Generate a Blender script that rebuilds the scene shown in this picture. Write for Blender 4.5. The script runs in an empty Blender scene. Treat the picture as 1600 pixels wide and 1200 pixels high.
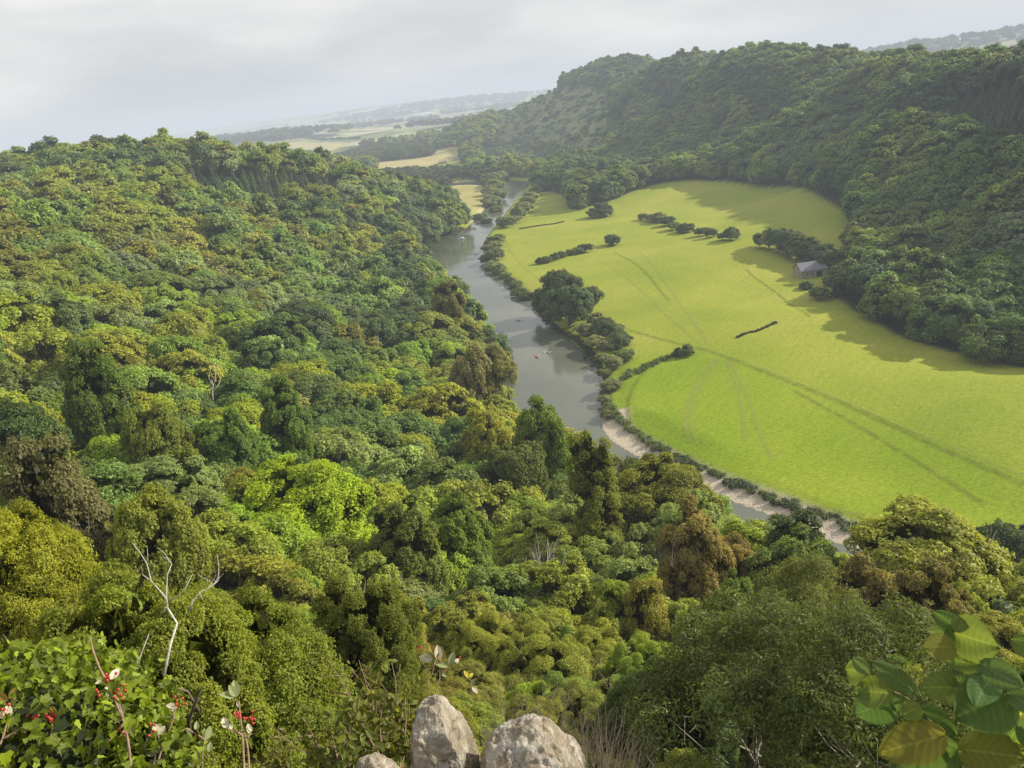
import bpy, math, random
import numpy as np
from mathutils import Vector
PI = math.pi
random.seed(7)
rng = np.random.default_rng(11)
scene = bpy.context.scene
COL = scene.collection

# ------------------------------------------------------------------ camera geometry
W, HGT, FPX = 1600, 1200, 1164.0
PITCH, ROLL, H = math.radians(21.2), math.radians(6.7), 110.0
CP, SP, CR, SR = math.cos(PITCH), math.sin(PITCH), math.cos(ROLL), math.sin(ROLL)
CAM = np.array((0.0, 0.0, H))

def ray(px, py):
    x = (px-800)/FPX; y = (600-py)/FPX
    u = x*CR+y*SR; v = -x*SR+y*CR
    d = np.array((u, CP+v*SP, -SP+v*CP))
    return d/np.linalg.norm(d)

def project(X, Y, Z):
    Z = Z-H
    w = Y*CP-Z*SP; v = Y*SP+Z*CP
    w = np.where(w > .01, w, .01)
    u = X/w; v = v/w
    return 800+FPX*(u*CR-v*SR), 600-FPX*(u*SR+v*CR)

def at(px, py, dist):
    return CAM+ray(px, py)*dist

def plane(px, py, z=0.0):
    d = ray(px, py); t = (z-H)/d[2]
    return CAM+d*t

# ------------------------------------------------------------------ terrain height
ctrl = []
def canopy(px, py, dist, th):
    p = at(px, py, dist); ctrl.append((p[0], p[1], p[2]-th))
def floor_pt(px, py, z):
    p = plane(px, py, z); ctrl.append((p[0], p[1], z))
# the wooded hill across on the left, its crest first
for a in [(0,300,540),(100,256,600),(200,235,650),(300,232,680),(420,247,680),(500,254,680),(560,268,690),
          (640,300,690),(700,328,680),(150,300,500),(300,300,520),(450,300,560),(600,335,600),(0,320,430),
          (0,400,320),(200,400,350),(400,400,400),(540,420,430),(620,400,500),(0,550,200),(200,550,210),(400,550,235),
          (590,540,280),(640,480,350)]:
    canopy(*a, 13)
for a in [(0,700,130),(200,700,135),(400,700,145),(600,690,172)]: canopy(*a, 13)
for a in [(480,800,100),(300,850,82),(0,850,72),(700,850,112),(880,830,125),(1050,790,118),(1150,870,95),(640,930,72),(900,950,74),(1440,900,84),(1290,930,78),(1580,960,72)]:
    canopy(*a, 11)
for a in [(500,1010,44),(0,1000,34),(800,1080,38),(200,980,38),(1060,1040,42)]: canopy(*a, 8)
for a in [(1200,1100,24),(1450,1100,22),(300,1130,18),(60,1100,15),(560,1120,18),(900,1150,22)]: canopy(*a, 5)
# banks and the valley floor
for p in [(-5,213,6),(-12,249,4),(-8,312,4),(-20,365,4),(-34,423,4),(-50,500,4),(-53,566,3),(-45,661,3),(-27,762,2),(-6,1000,2),
          (28,178,4),(55,128,4),(120,84,4),(210,66,6)]: ctrl.append(p)
for a in [(960,640,2),(1100,700,2.2),(1600,760,3),(1600,590,5),(1320,490,4),(1000,400,3),(1190,400,5),(1320,365,11),(1040,292,9),
          (1250,300,14),(1310,330,15),(920,318,5),(840,305,2.5),(900,420,2.5),(1050,560,2.5),(1300,600,3),(740,320,2),(700,290,2),
          (640,262,2),(700,240,3),(560,262,3),(790,275,2)]: floor_pt(*a)
ctrl += [(260,150,5),(330,90,8)]
# the long hill on the right
for a in [(1590,510,325),(1600,420,365),(1600,300,420),(1600,150,530),(1600,94,620),(1500,98,700),(1400,92,800),(1300,88,950),(1200,90,1050),
          (1130,90,1150),(1060,90,1350),(980,90,1750),(900,115,1800),(850,140,1950),(800,165,2100),(740,185,2200),
          (1450,440,405),(1350,300,520),(1400,250,560),(1400,150,700),(1500,200,570),(1500,330,465),
          (1280,240,700),(1280,150,850),(1180,180,900),(1180,120,1000),(1080,200,1000),(1080,130,1200),(980,200,1200),(980,130,1500),
          (900,190,1420),(860,230,1350),(800,240,1450),(760,235,1600),(850,170,1700),(1000,262,960),(900,275,960)]:
    canopy(*a, 14)
ctrl += [(900,2600,20),(300,2800,20),(1800,800,50),(900,200,60),(600,-200,90),(0,-200,108),(0,-30,108.5),(-300,-100,108),(300,-60,100),
         (-400,1000,10),(-700,1200,5),(-900,2000,5),(-300,2600,5),(-1600,1800,5),(-700,500,100),(-900,800,60),(-500,760,50),(-250,850,8),(-380,60,104),(-600,250,108),
         (-150,2000,4),(-300,1600,4),(0,2600,5),(-450,1400,4)]
for px_, py_, d_ in [(1600,88,590),(1500,98,700),(1400,92,800),(1300,88,950),(1200,90,1050),(1130,90,1150),(1060,90,1350),(1750,70,520)]:
    for k_, dz_ in ((1.3, 20), (1.8, 34)):                      # the ground falls away behind the crest
        p = at(px_, py_, d_); q = p*k_; ctrl.append((q[0], q[1], p[2]-14-dz_))
ctrl = np.array(ctrl)
S = 300.0
def _phi(r2):
    r2 = np.maximum(r2, 1e-9); return .5*r2*np.log(r2)
def _tps(c, lam=.0006):
    P = c[:, :2]/S; n = len(P)
    K = _phi(((P[:, None]-P[None])**2).sum(-1))+lam*np.eye(n)
    A = np.zeros((n+3, n+3)); A[:n, :n] = K; A[:n, n] = 1; A[:n, n+1:] = P; A[n, :n] = 1; A[n+1:, :n] = P.T
    b = np.zeros(n+3); b[:n] = c[:, 2]
    return np.linalg.solve(A, b)
WT = _tps(ctrl)
def sstep(a, b, x):
    t = np.clip((x-a)/(b-a), 0, 1); return t*t*(3-2*t)
FAR = []
for px, py, d, sx, sy in [(430,207,3900,330,400),(350,216,4300,260,400),(500,203,4200,400,400),(640,197,3300,330,300),(740,186,3000,300,300),
                          (780,149,9500,800,900),(700,156,9000,900,900),(600,163,11000,1500,900),(500,176,14000,2500,900),
                          (1610,43,4300,420,500),(1520,56,4300,420,500),(1430,68,4300,350,500),(1750,40,4300,600,500)]:
    p = at(px, py, d); FAR.append((p[0], p[1], p[2]-8, sx, sy))
def far_height(x, y):
    z = 6+6*np.sin(x/410+.7)*np.cos(y/530)
    m = np.zeros_like(z)
    for a, b, h, sx, sy in FAR:
        m = np.maximum(m, h*np.exp(-((x-a)/sx)**2/2-((y-b)/sy)**2/2))
    return np.maximum(z, m)+0*z
def base_height(x, y):
    x = np.atleast_1d(np.asarray(x, float)); y = np.atleast_1d(np.asarray(y, float))
    out = np.empty_like(x)
    cp = ctrl[:, :2]/S
    for i in range(0, len(x), 20000):
        q = np.stack((x[i:i+20000], y[i:i+20000]), 1)/S
        r2 = ((q[:, None]-cp[None])**2).sum(-1)
        out[i:i+20000] = _phi(r2)@WT[:-3]+WT[-3]+q@WT[-2:]
    out = np.where(out < 8, 2+6*sstep(0, 8, out), out)
    r = np.hypot(x, y)
    far = far_height(x, y)
    out = out+(far-out)*sstep(2300, 3000, r)
    # the viewpoint's rock ledge and the drop in front of it
    led = 108.3
    out = led+(out-led)*sstep(.95, 3.2, r-np.where(y < 0, 6, 0))
    return out
def sd_poly(x, y, poly):
    """signed distance, negative inside"""
    P = np.asarray(poly, float); Q = np.roll(P, -1, 0)
    best = np.full(x.shape, 1e18); inside = np.zeros(x.shape, bool)
    for (ax, ay), (bx, by) in zip(P[:, :2], Q[:, :2]):
        ex, ey = bx-ax, by-ay; L = ex*ex+ey*ey+1e-12
        t = np.clip(((x-ax)*ex+(y-ay)*ey)/L, 0, 1)
        best = np.minimum(best, (x-ax-t*ex)**2+(y-ay-t*ey)**2)
        c = (ay > y) != (by > y)
        with np.errstate(divide='ignore', invalid='ignore'):
            xi = ax+(y-ay)/(by-ay+1e-30)*ex
        inside ^= c & (x < xi)
    d = np.sqrt(best)
    return np.where(inside, -d, d)
def smooth_line(pts, n=4):
    P = np.asarray(pts, float)
    for _ in range(n):
        Q = [P[0]]
        for a, b in zip(P[:-1], P[1:]): Q += [a*.75+b*.25, a*.25+b*.75]
        Q.append(P[-1]); P = np.array(Q)
    return P
right_bank = [(-80,1120),(10,1075),(48,1030),(54,985),(46,935),(24,820),(9.5,726),(-4,650),(-11.5,591),(-8,545),(-4,506),(6,462),(19,394),(28,338),(36,300),(37,275),(31,245),(28,226),(37,206),(50,183),(64,166),(77,146),(120,124),(220,96),(420,60)]
left_bank = [(-100,1075),(-25,1040),(2,1000),(8,960),(0,880),(-11,762),(-31,661),(-55,566),(-50,500),(-34,423),(-18,365),(-7,312),(-4,249),(2,213),(22,170),(46,136),(75,112),(120,94),(210,72),(420,30)]
far_bank_l = [(40,1200),(15,1100)]
rb = smooth_line([(-330,1130),(-200,1135)]+right_bank, 2)
lb = smooth_line([(-330,1085),(-200,1090)]+left_bank, 2)
RIVER = np.vstack((rb, lb[::-1]))
def height(x, y):
    x = np.atleast_1d(np.asarray(x, float)); y = np.atleast_1d(np.asarray(y, float))
    z = base_height(x, y)
    m = (np.hypot(x, y) < 1600) & (y > 20)
    if m.any():
        d = sd_poly(x[m], y[m], RIVER)
        zz = z[m]; xx = x[m]; yy = y[m]
        rbx = (yy < 238) & (yy > 132) & (xx > 20)         # gravel bank: a gentle shelf
        shelf = sstep(132, 145, yy)*(1-sstep(228, 240, yy))*(xx > 22)*(d < 30)
        wbank = 3.5+9*shelf
        bank = np.where(d < 0, -1.8*np.clip(-d/4, 0, 1), .05+np.clip(d/wbank, 0, 1)**(1+.5*shelf)*1.9)
        t = sstep(wbank, wbank+9, d)
        zz2 = np.where(d < wbank, bank, 1.95+(zz-1.95)*t)
        zz2 = np.where(d < wbank, zz2, zz2)
        z[m] = zz2
    return z
def hpt(x, y): return float(height(x, y)[0])
def ground(px, py, lift=0.0):
    """where the sight line through a pixel of the photograph meets the terrain"""
    d = ray(px, py)
    t = np.geomspace(30, 9000, 500)
    X, Y, Z = d[0]*t, d[1]*t, H+d[2]*t
    h = height(X, Y)+lift
    k = np.argmax(Z < h)
    if not (Z < h).any(): k = len(t)-1
    a, b = t[max(k-1, 0)], t[k]
    tt = np.linspace(a, b, 40); hh = height(d[0]*tt, d[1]*tt)+lift
    k = np.argmax(H+d[2]*tt < hh) if (H+d[2]*tt < hh).any() else 39
    p = d*tt[k]
    return p[0], p[1], float(hh[k]-lift)
# ------------------------------------------------------------------ helpers
def link(o, parent=None):
    COL.objects.link(o)
    if parent is not None: o.parent = parent
    return o
def tag(o, label=None, cat=None, group=None, kind=None):
    if label: o['label'] = label
    if cat: o['category'] = cat
    if group: o['group'] = group
    if kind: o['kind'] = kind
    return o
def empty(name, loc=(0, 0, 0), rz=0.0):
    o = bpy.data.objects.new(name, None); o.location = loc; o.rotation_euler = (0, 0, rz); o.empty_display_size = .2
    return link(o)
def mesh_arrays(name, V, F, shade=None, hue=None, smooth=False):
    """V (n,3), F list of arrays/lists of index tuples"""
    me = bpy.data.meshes.new(name)
    V = np.asarray(V, np.float32)
    if isinstance(F, np.ndarray):
        n, k = F.shape
        me.vertices.add(len(V)); me.vertices.foreach_set('co', V.ravel())
        me.loops.add(n*k); me.loops.foreach_set('vertex_index', F.ravel().astype(np.int32))
        me.polygons.add(n); me.polygons.foreach_set('loop_start', np.arange(0, n*k, k, dtype=np.int32))
        me.polygons.foreach_set('loop_total', np.full(n, k, np.int32))
        me.update(calc_edges=True)
    else:
        me.from_pydata(V.tolist(), [], F)
    for nm, a in (('shade', shade), ('hue', hue)):
        if a is not None:
            at_ = me.attributes.new(nm, 'FLOAT', 'POINT'); at_.data.foreach_set('value', np.asarray(a, np.float32))
    if smooth: me.polygons.foreach_set('use_smooth', np.ones(len(me.polygons), bool))
    me.update()
    return me
class MB:
    def __init__(s): s.v = []; s.f = []
    def add(s, V, F):
        o = len(s.v); s.v += [tuple(map(float, p)) for p in V]; s.f += [tuple(i+o for i in f) for f in F]
    def tube(s, P, R, n=6, cap=True):
        P = [np.array(p, float) for p in P]; V = []; F = []
        t = P[1]-P[0]; a = np.array((0, 0, 1.)) if abs(t[2]) < .9*np.linalg.norm(t) else np.array((1., 0, 0))
        for i, p in enumerate(P):
            t = P[min(i+1, len(P)-1)]-P[max(i-1, 0)]; t = t/(np.linalg.norm(t)+1e-9)
            b = np.cross(t, a); b /= np.linalg.norm(b)+1e-9; a = np.cross(b, t)
            for k in range(n):
                c = 2*PI*k/n; V.append(p+R[i]*(a*math.cos(c)+b*math.sin(c)))
        for i in range(len(P)-1):
            for k in range(n):
                F.append((i*n+k, i*n+(k+1) % n, (i+1)*n+(k+1) % n, (i+1)*n+k))
        if cap: F.append(tuple((len(P)-1)*n+k for k in range(n))); F.append(tuple(reversed(range(n))))
        s.add(V, F)
    def box(s, x0, x1, y0, y1, z0, z1):
        V = [(x, y, z) for z in (z0, z1) for y in (y0, y1) for x in (x0, x1)]
        s.add(V, [(0, 2, 3, 1), (4, 5, 7, 6), (0, 1, 5, 4), (2, 6, 7, 3), (0, 4, 6, 2), (1, 3, 7, 5)])
    def mesh(s, name, mat=None, smooth=False):
        me = bpy.data.meshes.new(name); me.from_pydata(s.v, [], s.f)
        if smooth: me.polygons.foreach_set('use_smooth', np.ones(len(me.polygons), bool))
        if mat: me.materials.append(mat)
        me.update(); return me
    def build(s, name, mat, parent=None, smooth=False):
        return link(bpy.data.objects.new(name, s.mesh(name, mat, smooth)), parent)

# ------------------------------------------------------------------ materials
def new_mat(name):
    m = bpy.data.materials.new(name); m.use_nodes = True
    nt = m.node_tree; nt.nodes.clear()
    out = nt.nodes.new('ShaderNodeOutputMaterial')
    return m, nt, out
def N(nt, t, **kw):
    n = nt.nodes.new(t)
    for k, v in kw.items():
        if k == 'inp':
            for a, b in v.items(): n.inputs[a].default_value = b
        else: setattr(n, k, v)
    return n
def mixc(nt, fac, a, b, mode='MIX'):
    n = nt.nodes.new('ShaderNodeMix'); n.data_type = 'RGBA'; n.blend_type = mode
    for s, v in ((n.inputs[0], fac), (n.inputs[6], a), (n.inputs[7], b)):
        if isinstance(v, (int, float)): s.default_value = v
        elif isinstance(v, tuple): s.default_value = v if len(v) == 4 else (*v, 1)
        else: nt.links.new(v, s)
    return n.outputs[2]
def ramp(nt, fac, stops):
    n = nt.nodes.new('ShaderNodeValToRGB'); e = n.color_ramp.elements
    while len(e) < len(stops): e.new(.5)
    for el, (p, c) in zip(e, stops): el.position = p; el.color = (*c, 1) if len(c) == 3 else c
    nt.links.new(fac, n.inputs[0]); return n.outputs[0]
def mathn(nt, op, a, b=0.0, c=None, clamp=False):
    n = nt.nodes.new('ShaderNodeMath'); n.operation = op; n.use_clamp = clamp
    for i, v in enumerate((a, b, c)):
        if v is None: continue
        if isinstance(v, (int, float)): n.inputs[i].default_value = v
        else: nt.links.new(v, n.inputs[i])
    return n.outputs[0]
def noise(nt, scale, detail=3, vec=None, rough=.55):
    n = nt.nodes.new('ShaderNodeTexNoise'); n.inputs['Scale'].default_value = scale; n.inputs['Detail'].default_value = detail
    n.inputs['Roughness'].default_value = rough
    if vec is not None: nt.links.new(vec, n.inputs['Vector'])
    return n.outputs['Fac']

def leaf_material(name, attr='INSTANCER', trans=.42, tint=None, gloss=.25, rough=.5):
    m, nt, out = new_mat(name)
    if tint is None:
        a = N(nt, 'ShaderNodeAttribute', attribute_type=attr, attribute_name='tint'); base = a.outputs['Color']
    else:
        a = N(nt, 'ShaderNodeRGB'); a.outputs[0].default_value = (*tint, 1); base = a.outputs[0]
    sh = N(nt, 'ShaderNodeAttribute', attribute_type='GEOMETRY', attribute_name='shade')
    hu = N(nt, 'ShaderNodeAttribute', attribute_type='GEOMETRY', attribute_name='hue')
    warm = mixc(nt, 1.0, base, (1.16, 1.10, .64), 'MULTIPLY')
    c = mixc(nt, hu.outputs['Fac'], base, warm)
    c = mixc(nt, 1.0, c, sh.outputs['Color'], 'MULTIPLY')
    p = N(nt, 'ShaderNodeBsdfPrincipled'); p.inputs['Roughness'].default_value = rough
    p.inputs['Specular IOR Level'].default_value = gloss
    nt.links.new(c, p.inputs['Base Color'])
    t = N(nt, 'ShaderNodeBsdfTranslucent')
    tc = mixc(nt, 1.0, c, (1.25, 1.25, .55), 'MULTIPLY'); nt.links.new(tc, t.inputs[0])
    mx = N(nt, 'ShaderNodeMixShader'); mx.inputs[0].default_value = trans
    nt.links.new(p.outputs[0], mx.inputs[1]); nt.links.new(t.outputs[0], mx.inputs[2]); nt.links.new(mx.outputs[0], out.inputs[0])
    return m
def plain(name, col, rough=.8, var=.25, scale=3.0, bump=0.0, spec=.3, col2=None, coord='Object'):
    m, nt, out = new_mat(name)
    tc = N(nt, 'ShaderNodeTexCoord').outputs[coord]
    f = noise(nt, scale, 5, tc)
    c2 = col2 or tuple(c*(1-var) for c in col)
    c = ramp(nt, f, [(.32, c2), (.68, tuple(min(1, x*(1+var*.5)) for x in col))])
    p = N(nt, 'ShaderNodeBsdfPrincipled'); p.inputs['Roughness'].default_value = rough
    p.inputs['Specular IOR Level'].default_value = spec
    nt.links.new(c, p.inputs['Base Color'])
    if bump:
        b = N(nt, 'ShaderNodeBump'); b.inputs['Strength'].default_value = bump; b.inputs['Distance'].default_value = .02
        nt.links.new(noise(nt, scale*6, 6, tc), b.inputs['Height']); nt.links.new(b.outputs[0], p.inputs['Normal'])
    nt.links.new(p.outputs[0], out.inputs[0]); return m
M_LEAF = leaf_material('leaf')
M_BARK = plain('bark', (.16, .13, .095), .9, .5, 4, .6)
M_PALE = plain('pale_bark', (.62, .58, .50), .85, .35, 9, .5)
M_TWIG = plain('twig', (.26, .19, .13), .8, .4, 20)

# ------------------------------------------------------------------ foliage geometry
def unit(a): return a/(np.linalg.norm(a, axis=-1, keepdims=True)+1e-9)
def sphere_dirs(r, n): return unit(r.normal(size=(n, 3)))
def leaf_quads(r, pos, nrm, size, aspect=.7, fold=.12, align=None):
    n = len(pos); nrm = unit(nrm)
    t = r.normal(size=(n, 3)) if align is None else align+r.normal(size=(n, 3))*.35
    t = unit(t-(t*nrm).sum(1, keepdims=True)*nrm); b = np.cross(nrm, t)
    s = (size*r.uniform(.65, 1.35, n))[:, None]; w = s*aspect
    V = np.stack((pos-t*s*.5, pos+b*w*.5+nrm*s*fold-t*s*.05, pos+t*s*.5-nrm*s*fold*.6, pos-b*w*.5+nrm*s*fold-t*s*.05), 1)
    return V.reshape(-1, 3), np.arange(4*n).reshape(n, 4)
def ico(sub):
    import bmesh
    bm = bmesh.new(); bmesh.ops.create_icosphere(bm, subdivisions=sub, radius=1)
    V = np.array([v.co[:] for v in bm.verts]); F = np.array([[v.index for v in f.verts] for f in bm.faces]); bm.free()
    return V, F
ICO2, ICO1 = ico(2), ico(1)
def crown_mesh(name, seed, nl, leaf, nclump=46, radii=(1, 1, .95), cz=1.55, low=-.45, lump=.30, aspect=.7, spread=.5,
               inner=.72, droop=0.0, mat=None, shape=0, gaps=.0):
    """a broadleaf crown of unit radius: leaf clumps set unevenly over an ellipsoid, leaves on every clump, inner leaves painted dark as shade"""
    r = np.random.default_rng(seed)
    R = np.array(radii)
    i = np.arange(nclump)+.5; z = 1-(1-low)*i/nclump; a = i*2.399963+r.uniform(0, 6.28)
    d = np.stack((np.sqrt(1-z*z)*np.cos(a), np.sqrt(1-z*z)*np.sin(a), z), 1)+r.normal(size=(nclump, 3))*.14
    d = unit(d)
    k1, k2 = sphere_dirs(r, 3), sphere_dirs(r, 3)
    big = 1+.17*np.sin(3.1*(d@k1.T)+r.uniform(0, 6, 3)).sum(1)/1.5+.07*np.sin(6*(d@k2.T)).sum(1)
    dist = (r.uniform(.58, .88, nclump))*big
    cr = lump*r.uniform(.65, 1.3, nclump)
    c = d*dist[:, None]*R
    if gaps: keep = r.random(nclump) > gaps; c, d, cr, dist = c[keep], d[keep], cr[keep], dist[keep]
    nc = len(c)
    cshade = r.uniform(.84, 1.16, nc); chue = r.random(nc)**2*.7
    w = cr**2; k = r.choice(nc, nl, p=w/w.sum())
    u = sphere_dirs(r, nl); u = unit(u+d[k]*.75+np.array((0, 0, .35)))
    rad = cr[k]*r.uniform(.45, 1.08, nl)**.5
    # small bumps on each clump
    pos = c[k]+u*rad[:, None]*np.array((1, 1, .85))*(1+.16*np.sin(9*(u@k1.T)).sum(1)/1.7)[:, None]
    pos[:, 2] -= droop*np.maximum(0, np.hypot(pos[:, 0], pos[:, 1])-.5)**2
    out = unit(pos/R)
    nrm = u*.70+out*.30+np.array((.12, 0, .45))+r.normal(size=(nl, 3))*spread
    V, F = leaf_quads(r, pos, nrm, leaf, aspect)
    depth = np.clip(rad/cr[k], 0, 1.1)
    sh = cshade[k]*r.uniform(.72, 1.28, nl)*(.68+.36*depth**2); sh = np.repeat(sh, 4)  # leaves darken toward the clump's inside, shade put into their colour
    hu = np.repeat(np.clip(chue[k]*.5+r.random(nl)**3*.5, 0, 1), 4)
    # shade painted inside every clump: bigger, darker leaves at all angles
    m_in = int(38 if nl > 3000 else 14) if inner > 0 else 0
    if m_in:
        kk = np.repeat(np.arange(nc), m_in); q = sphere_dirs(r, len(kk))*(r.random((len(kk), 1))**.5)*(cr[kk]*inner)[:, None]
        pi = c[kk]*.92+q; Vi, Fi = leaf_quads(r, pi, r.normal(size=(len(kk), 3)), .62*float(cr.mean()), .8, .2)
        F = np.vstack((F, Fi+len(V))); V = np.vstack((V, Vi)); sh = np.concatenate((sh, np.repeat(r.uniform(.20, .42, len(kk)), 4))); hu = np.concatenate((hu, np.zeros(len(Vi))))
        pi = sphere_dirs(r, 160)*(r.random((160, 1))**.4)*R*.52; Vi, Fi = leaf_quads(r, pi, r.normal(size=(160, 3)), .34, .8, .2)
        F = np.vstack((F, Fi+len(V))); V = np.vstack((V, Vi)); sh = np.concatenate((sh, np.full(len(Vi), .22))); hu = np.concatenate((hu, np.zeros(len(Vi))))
    Ss, Hs = [sh], [hu]
    V[:, 2] += cz
    tri = np.zeros((0, 3), int)
    me = bpy.data.meshes.new(name)
    nq, nt_ = len(F), len(tri)
    me.vertices.add(len(V)); me.vertices.foreach_set('co', V.astype(np.float32).ravel())
    me.loops.add(nq*4+nt_*3); me.loops.foreach_set('vertex_index', np.concatenate((F.ravel(), tri.ravel())).astype(np.int32))
    me.polygons.add(nq+nt_)
    me.polygons.foreach_set('loop_start', np.concatenate((np.arange(nq)*4, nq*4+np.arange(nt_)*3)).astype(np.int32))
    me.polygons.foreach_set('loop_total', np.concatenate((np.full(nq, 4), np.full(nt_, 3))).astype(np.int32))
    me.update(calc_edges=True)
    for nm, a_ in (('shade', np.concatenate(Ss)), ('hue', np.concatenate(Hs))):
        q = me.attributes.new(nm, 'FLOAT', 'POINT'); q.data.foreach_set('value', a_.astype(np.float32))
    me.materials.append(mat or M_LEAF); me.update()
    return me
def trunk_mesh(name, seed, cz=1.55, limbs=7, thick=.055, mat=None, reach=.9, n=6):
    r = np.random.default_rng(seed); b = MB()
    top = cz+.35
    P = [(0, 0, -.5)]+[(r.normal()*.03*i, r.normal()*.03*i, top*i/5) for i in range(1, 6)]; P[1:1] = [(0, 0, 0)]
    b.tube(P, [thick*1.5, thick*1.25, thick, thick*.85, thick*.65, thick*.45, thick*.15], n)
    for k in range(limbs):
        z0 = cz*(.45+.5*k/limbs); a = k*2.4+r.uniform(0, 1)
        e = np.array((math.cos(a)*reach, math.sin(a)*reach, cz-.25+r.uniform(0, .9)-z0)); s = np.array((0, 0, z0))
        pts = [s, s+e*.35+np.array((0, 0, -.03)), s+e*.7+r.normal(size=3)*.05, s+e]
        b.tube(pts, [thick*.6, thick*.45, thick*.28, thick*.08], n-1)
        for q in range(3):
            m = s+e*(.4+.2*q); f = unit(r.normal(size=3)+np.array((0, 0, .8)))*.35
            b.tube([m, m+f*.5+r.normal(size=3)*.04, m+f], [thick*.25, thick*.16, thick*.04], 4)
    return b.mesh(name, mat or M_BARK, True)
def conifer_mesh(name, seed, tiers=15, per=9, cards=7, h=3.6, rad=.8, whole=True):
    r = np.random.default_rng(seed); P, Nn, A, Sz = [], [], [], []
    for i in range(tiers):
        f = i/(tiers-1); z = h*(.14+.86*f); R = rad*(1-f)**.75*r.uniform(.85, 1.12)+.03
        for k in range(per):
            a = 2*PI*k/per+i*1.1+r.uniform(-.2, .2); d = np.array((math.cos(a), math.sin(a), 0)); rr = R*r.uniform(.8, 1.15)
            for q in range(cards):
                g = (q+1)/cards; p = d*rr*g; p[2] = z+.08-.34*rr*g**1.4+r.normal()*.03; p[:2] += r.normal(size=2)*.04
                P.append(p); Nn.append(np.array((d[0]*.4, d[1]*.4, 1))+r.normal(size=3)*.35); A.append(d+np.array((0, 0, -.5))); Sz.append(.16+.1*rr*(1-g*.5))
    P, Nn, A, Sz = map(np.array, (P, Nn, A, Sz))
    V, F = leaf_quads(r, P, Nn, 1.0*Sz, .55, .05, A)
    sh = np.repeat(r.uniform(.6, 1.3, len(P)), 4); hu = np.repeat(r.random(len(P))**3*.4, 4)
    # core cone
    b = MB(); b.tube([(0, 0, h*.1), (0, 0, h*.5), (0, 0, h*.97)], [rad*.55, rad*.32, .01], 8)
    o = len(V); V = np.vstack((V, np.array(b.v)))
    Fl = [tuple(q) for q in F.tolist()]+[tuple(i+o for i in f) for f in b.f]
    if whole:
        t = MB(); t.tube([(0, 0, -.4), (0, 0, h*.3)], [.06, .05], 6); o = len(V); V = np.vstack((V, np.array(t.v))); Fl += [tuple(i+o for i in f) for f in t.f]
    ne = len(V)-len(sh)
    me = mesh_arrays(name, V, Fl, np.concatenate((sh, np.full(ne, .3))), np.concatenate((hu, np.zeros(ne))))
    me.materials.append(M_LEAF); return me

# detail levels, finest for the trees just below the viewpoint
CROWN = {}; TRUNK = {}
def make_set(key, n, seed, **kw):
    CROWN[key] = [crown_mesh('crown', seed+i, radii=(1, random.uniform(.78, 1.08), random.uniform(.72, 1.25)), **kw) for i in range(n)]
    TRUNK[key] = [trunk_mesh('trunk', seed+50+i) for i in range(n)]
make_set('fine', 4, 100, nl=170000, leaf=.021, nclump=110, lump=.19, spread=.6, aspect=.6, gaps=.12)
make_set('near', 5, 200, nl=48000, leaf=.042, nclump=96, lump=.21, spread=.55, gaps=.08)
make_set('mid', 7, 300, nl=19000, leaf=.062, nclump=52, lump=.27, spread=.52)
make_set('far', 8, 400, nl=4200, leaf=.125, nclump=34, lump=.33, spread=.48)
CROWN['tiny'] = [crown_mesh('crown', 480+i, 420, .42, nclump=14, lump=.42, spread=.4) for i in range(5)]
CONIFER = [conifer_mesh('conifer', 500+i) for i in range(4)]
# ------------------------------------------------------------------ terrain sheet
MEADOW_PX = [(838,300),(868,298),(903,328),(960,312),(1030,284),(1140,284),(1240,290),(1290,312),(1342,345),(1335,385),(1312,425),(1305,460),
             (1335,486),(1400,522),(1480,548),(1600,574)]
mp = [ground(*p)[:2] for p in MEADOW_PX]
MEADOW = np.array(mp+[(262,180),(300,128),(420,90),(420,66),(220,104)]+[p for p in right_bank[::-1] if 120 <= p[1] <= 940 and p[0] < 200])
CLEAR = np.array([ground(*p)[:2] for p in [(1012,104),(1020,96),(1060,92),(1056,100),(1040,106)]])
FIELD_A = np.array([ground(*p)[:2] for p in [(672,300),(700,278),(748,278),(765,330),(735,350),(712,325)]])
FIELD_B = np.array([ground(*p)[:2] for p in [(530,262),(585,250),(640,246),(690,230),(722,221),(724,240),(695,254),(650,262),(600,268),(560,275)]])
FIELD_C = np.array([ground(*p)[:2] for p in [(420,228),(470,219),(545,221),(520,236),(460,236)]])
FIELD_D = np.array([ground(*p)[:2] for p in [(635,226),(725,200),(730,216),(690,226),(650,232)]])
FIELD_E = np.array([ground(*p)[:2] for p in [(628,284),(640,276),(680,288),(668,302),(645,296)]])

na = 420
ang = np.concatenate((np.linspace(-50, 52, na), np.linspace(52, 310, 60)[1:-1]))
ang = np.radians(90-ang)
rad = np.concatenate((np.geomspace(.5, 100, 110)[:-1], np.geomspace(100, 1300, 270)[:-1], np.geomspace(1300, 40000, 110)))
A, Rr = np.meshgrid(ang, rad)
X = (Rr*np.cos(A)).ravel(); Y = (Rr*np.sin(A)).ravel()
Z = height(X, Y)
near_n = noise_ = .35*np.sin(X*.9+1.3*np.sin(Y*.7))*np.cos(Y*.8+np.sin(X*.5))
Z = Z+np.where((Z > 8) & (np.hypot(X, Y) > 8), near_n, 0)
nr, nA = A.shape
idx = np.arange(nr*nA).reshape(nr, nA)
q = np.stack((idx[:-1, :], idx[1:, :], np.roll(idx, -1, 1)[1:, :], np.roll(idx, -1, 1)[:-1, :]), -1).reshape(-1, 4)
V = np.stack((X, Y, Z), 1)
V = np.vstack((V, [[0, 0, float(height(0, 0)[0])]])); cidx = len(V)-1
Fl = q[:, ::1]
terr = mesh_arrays('ground', V, Fl, smooth=True)
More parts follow.
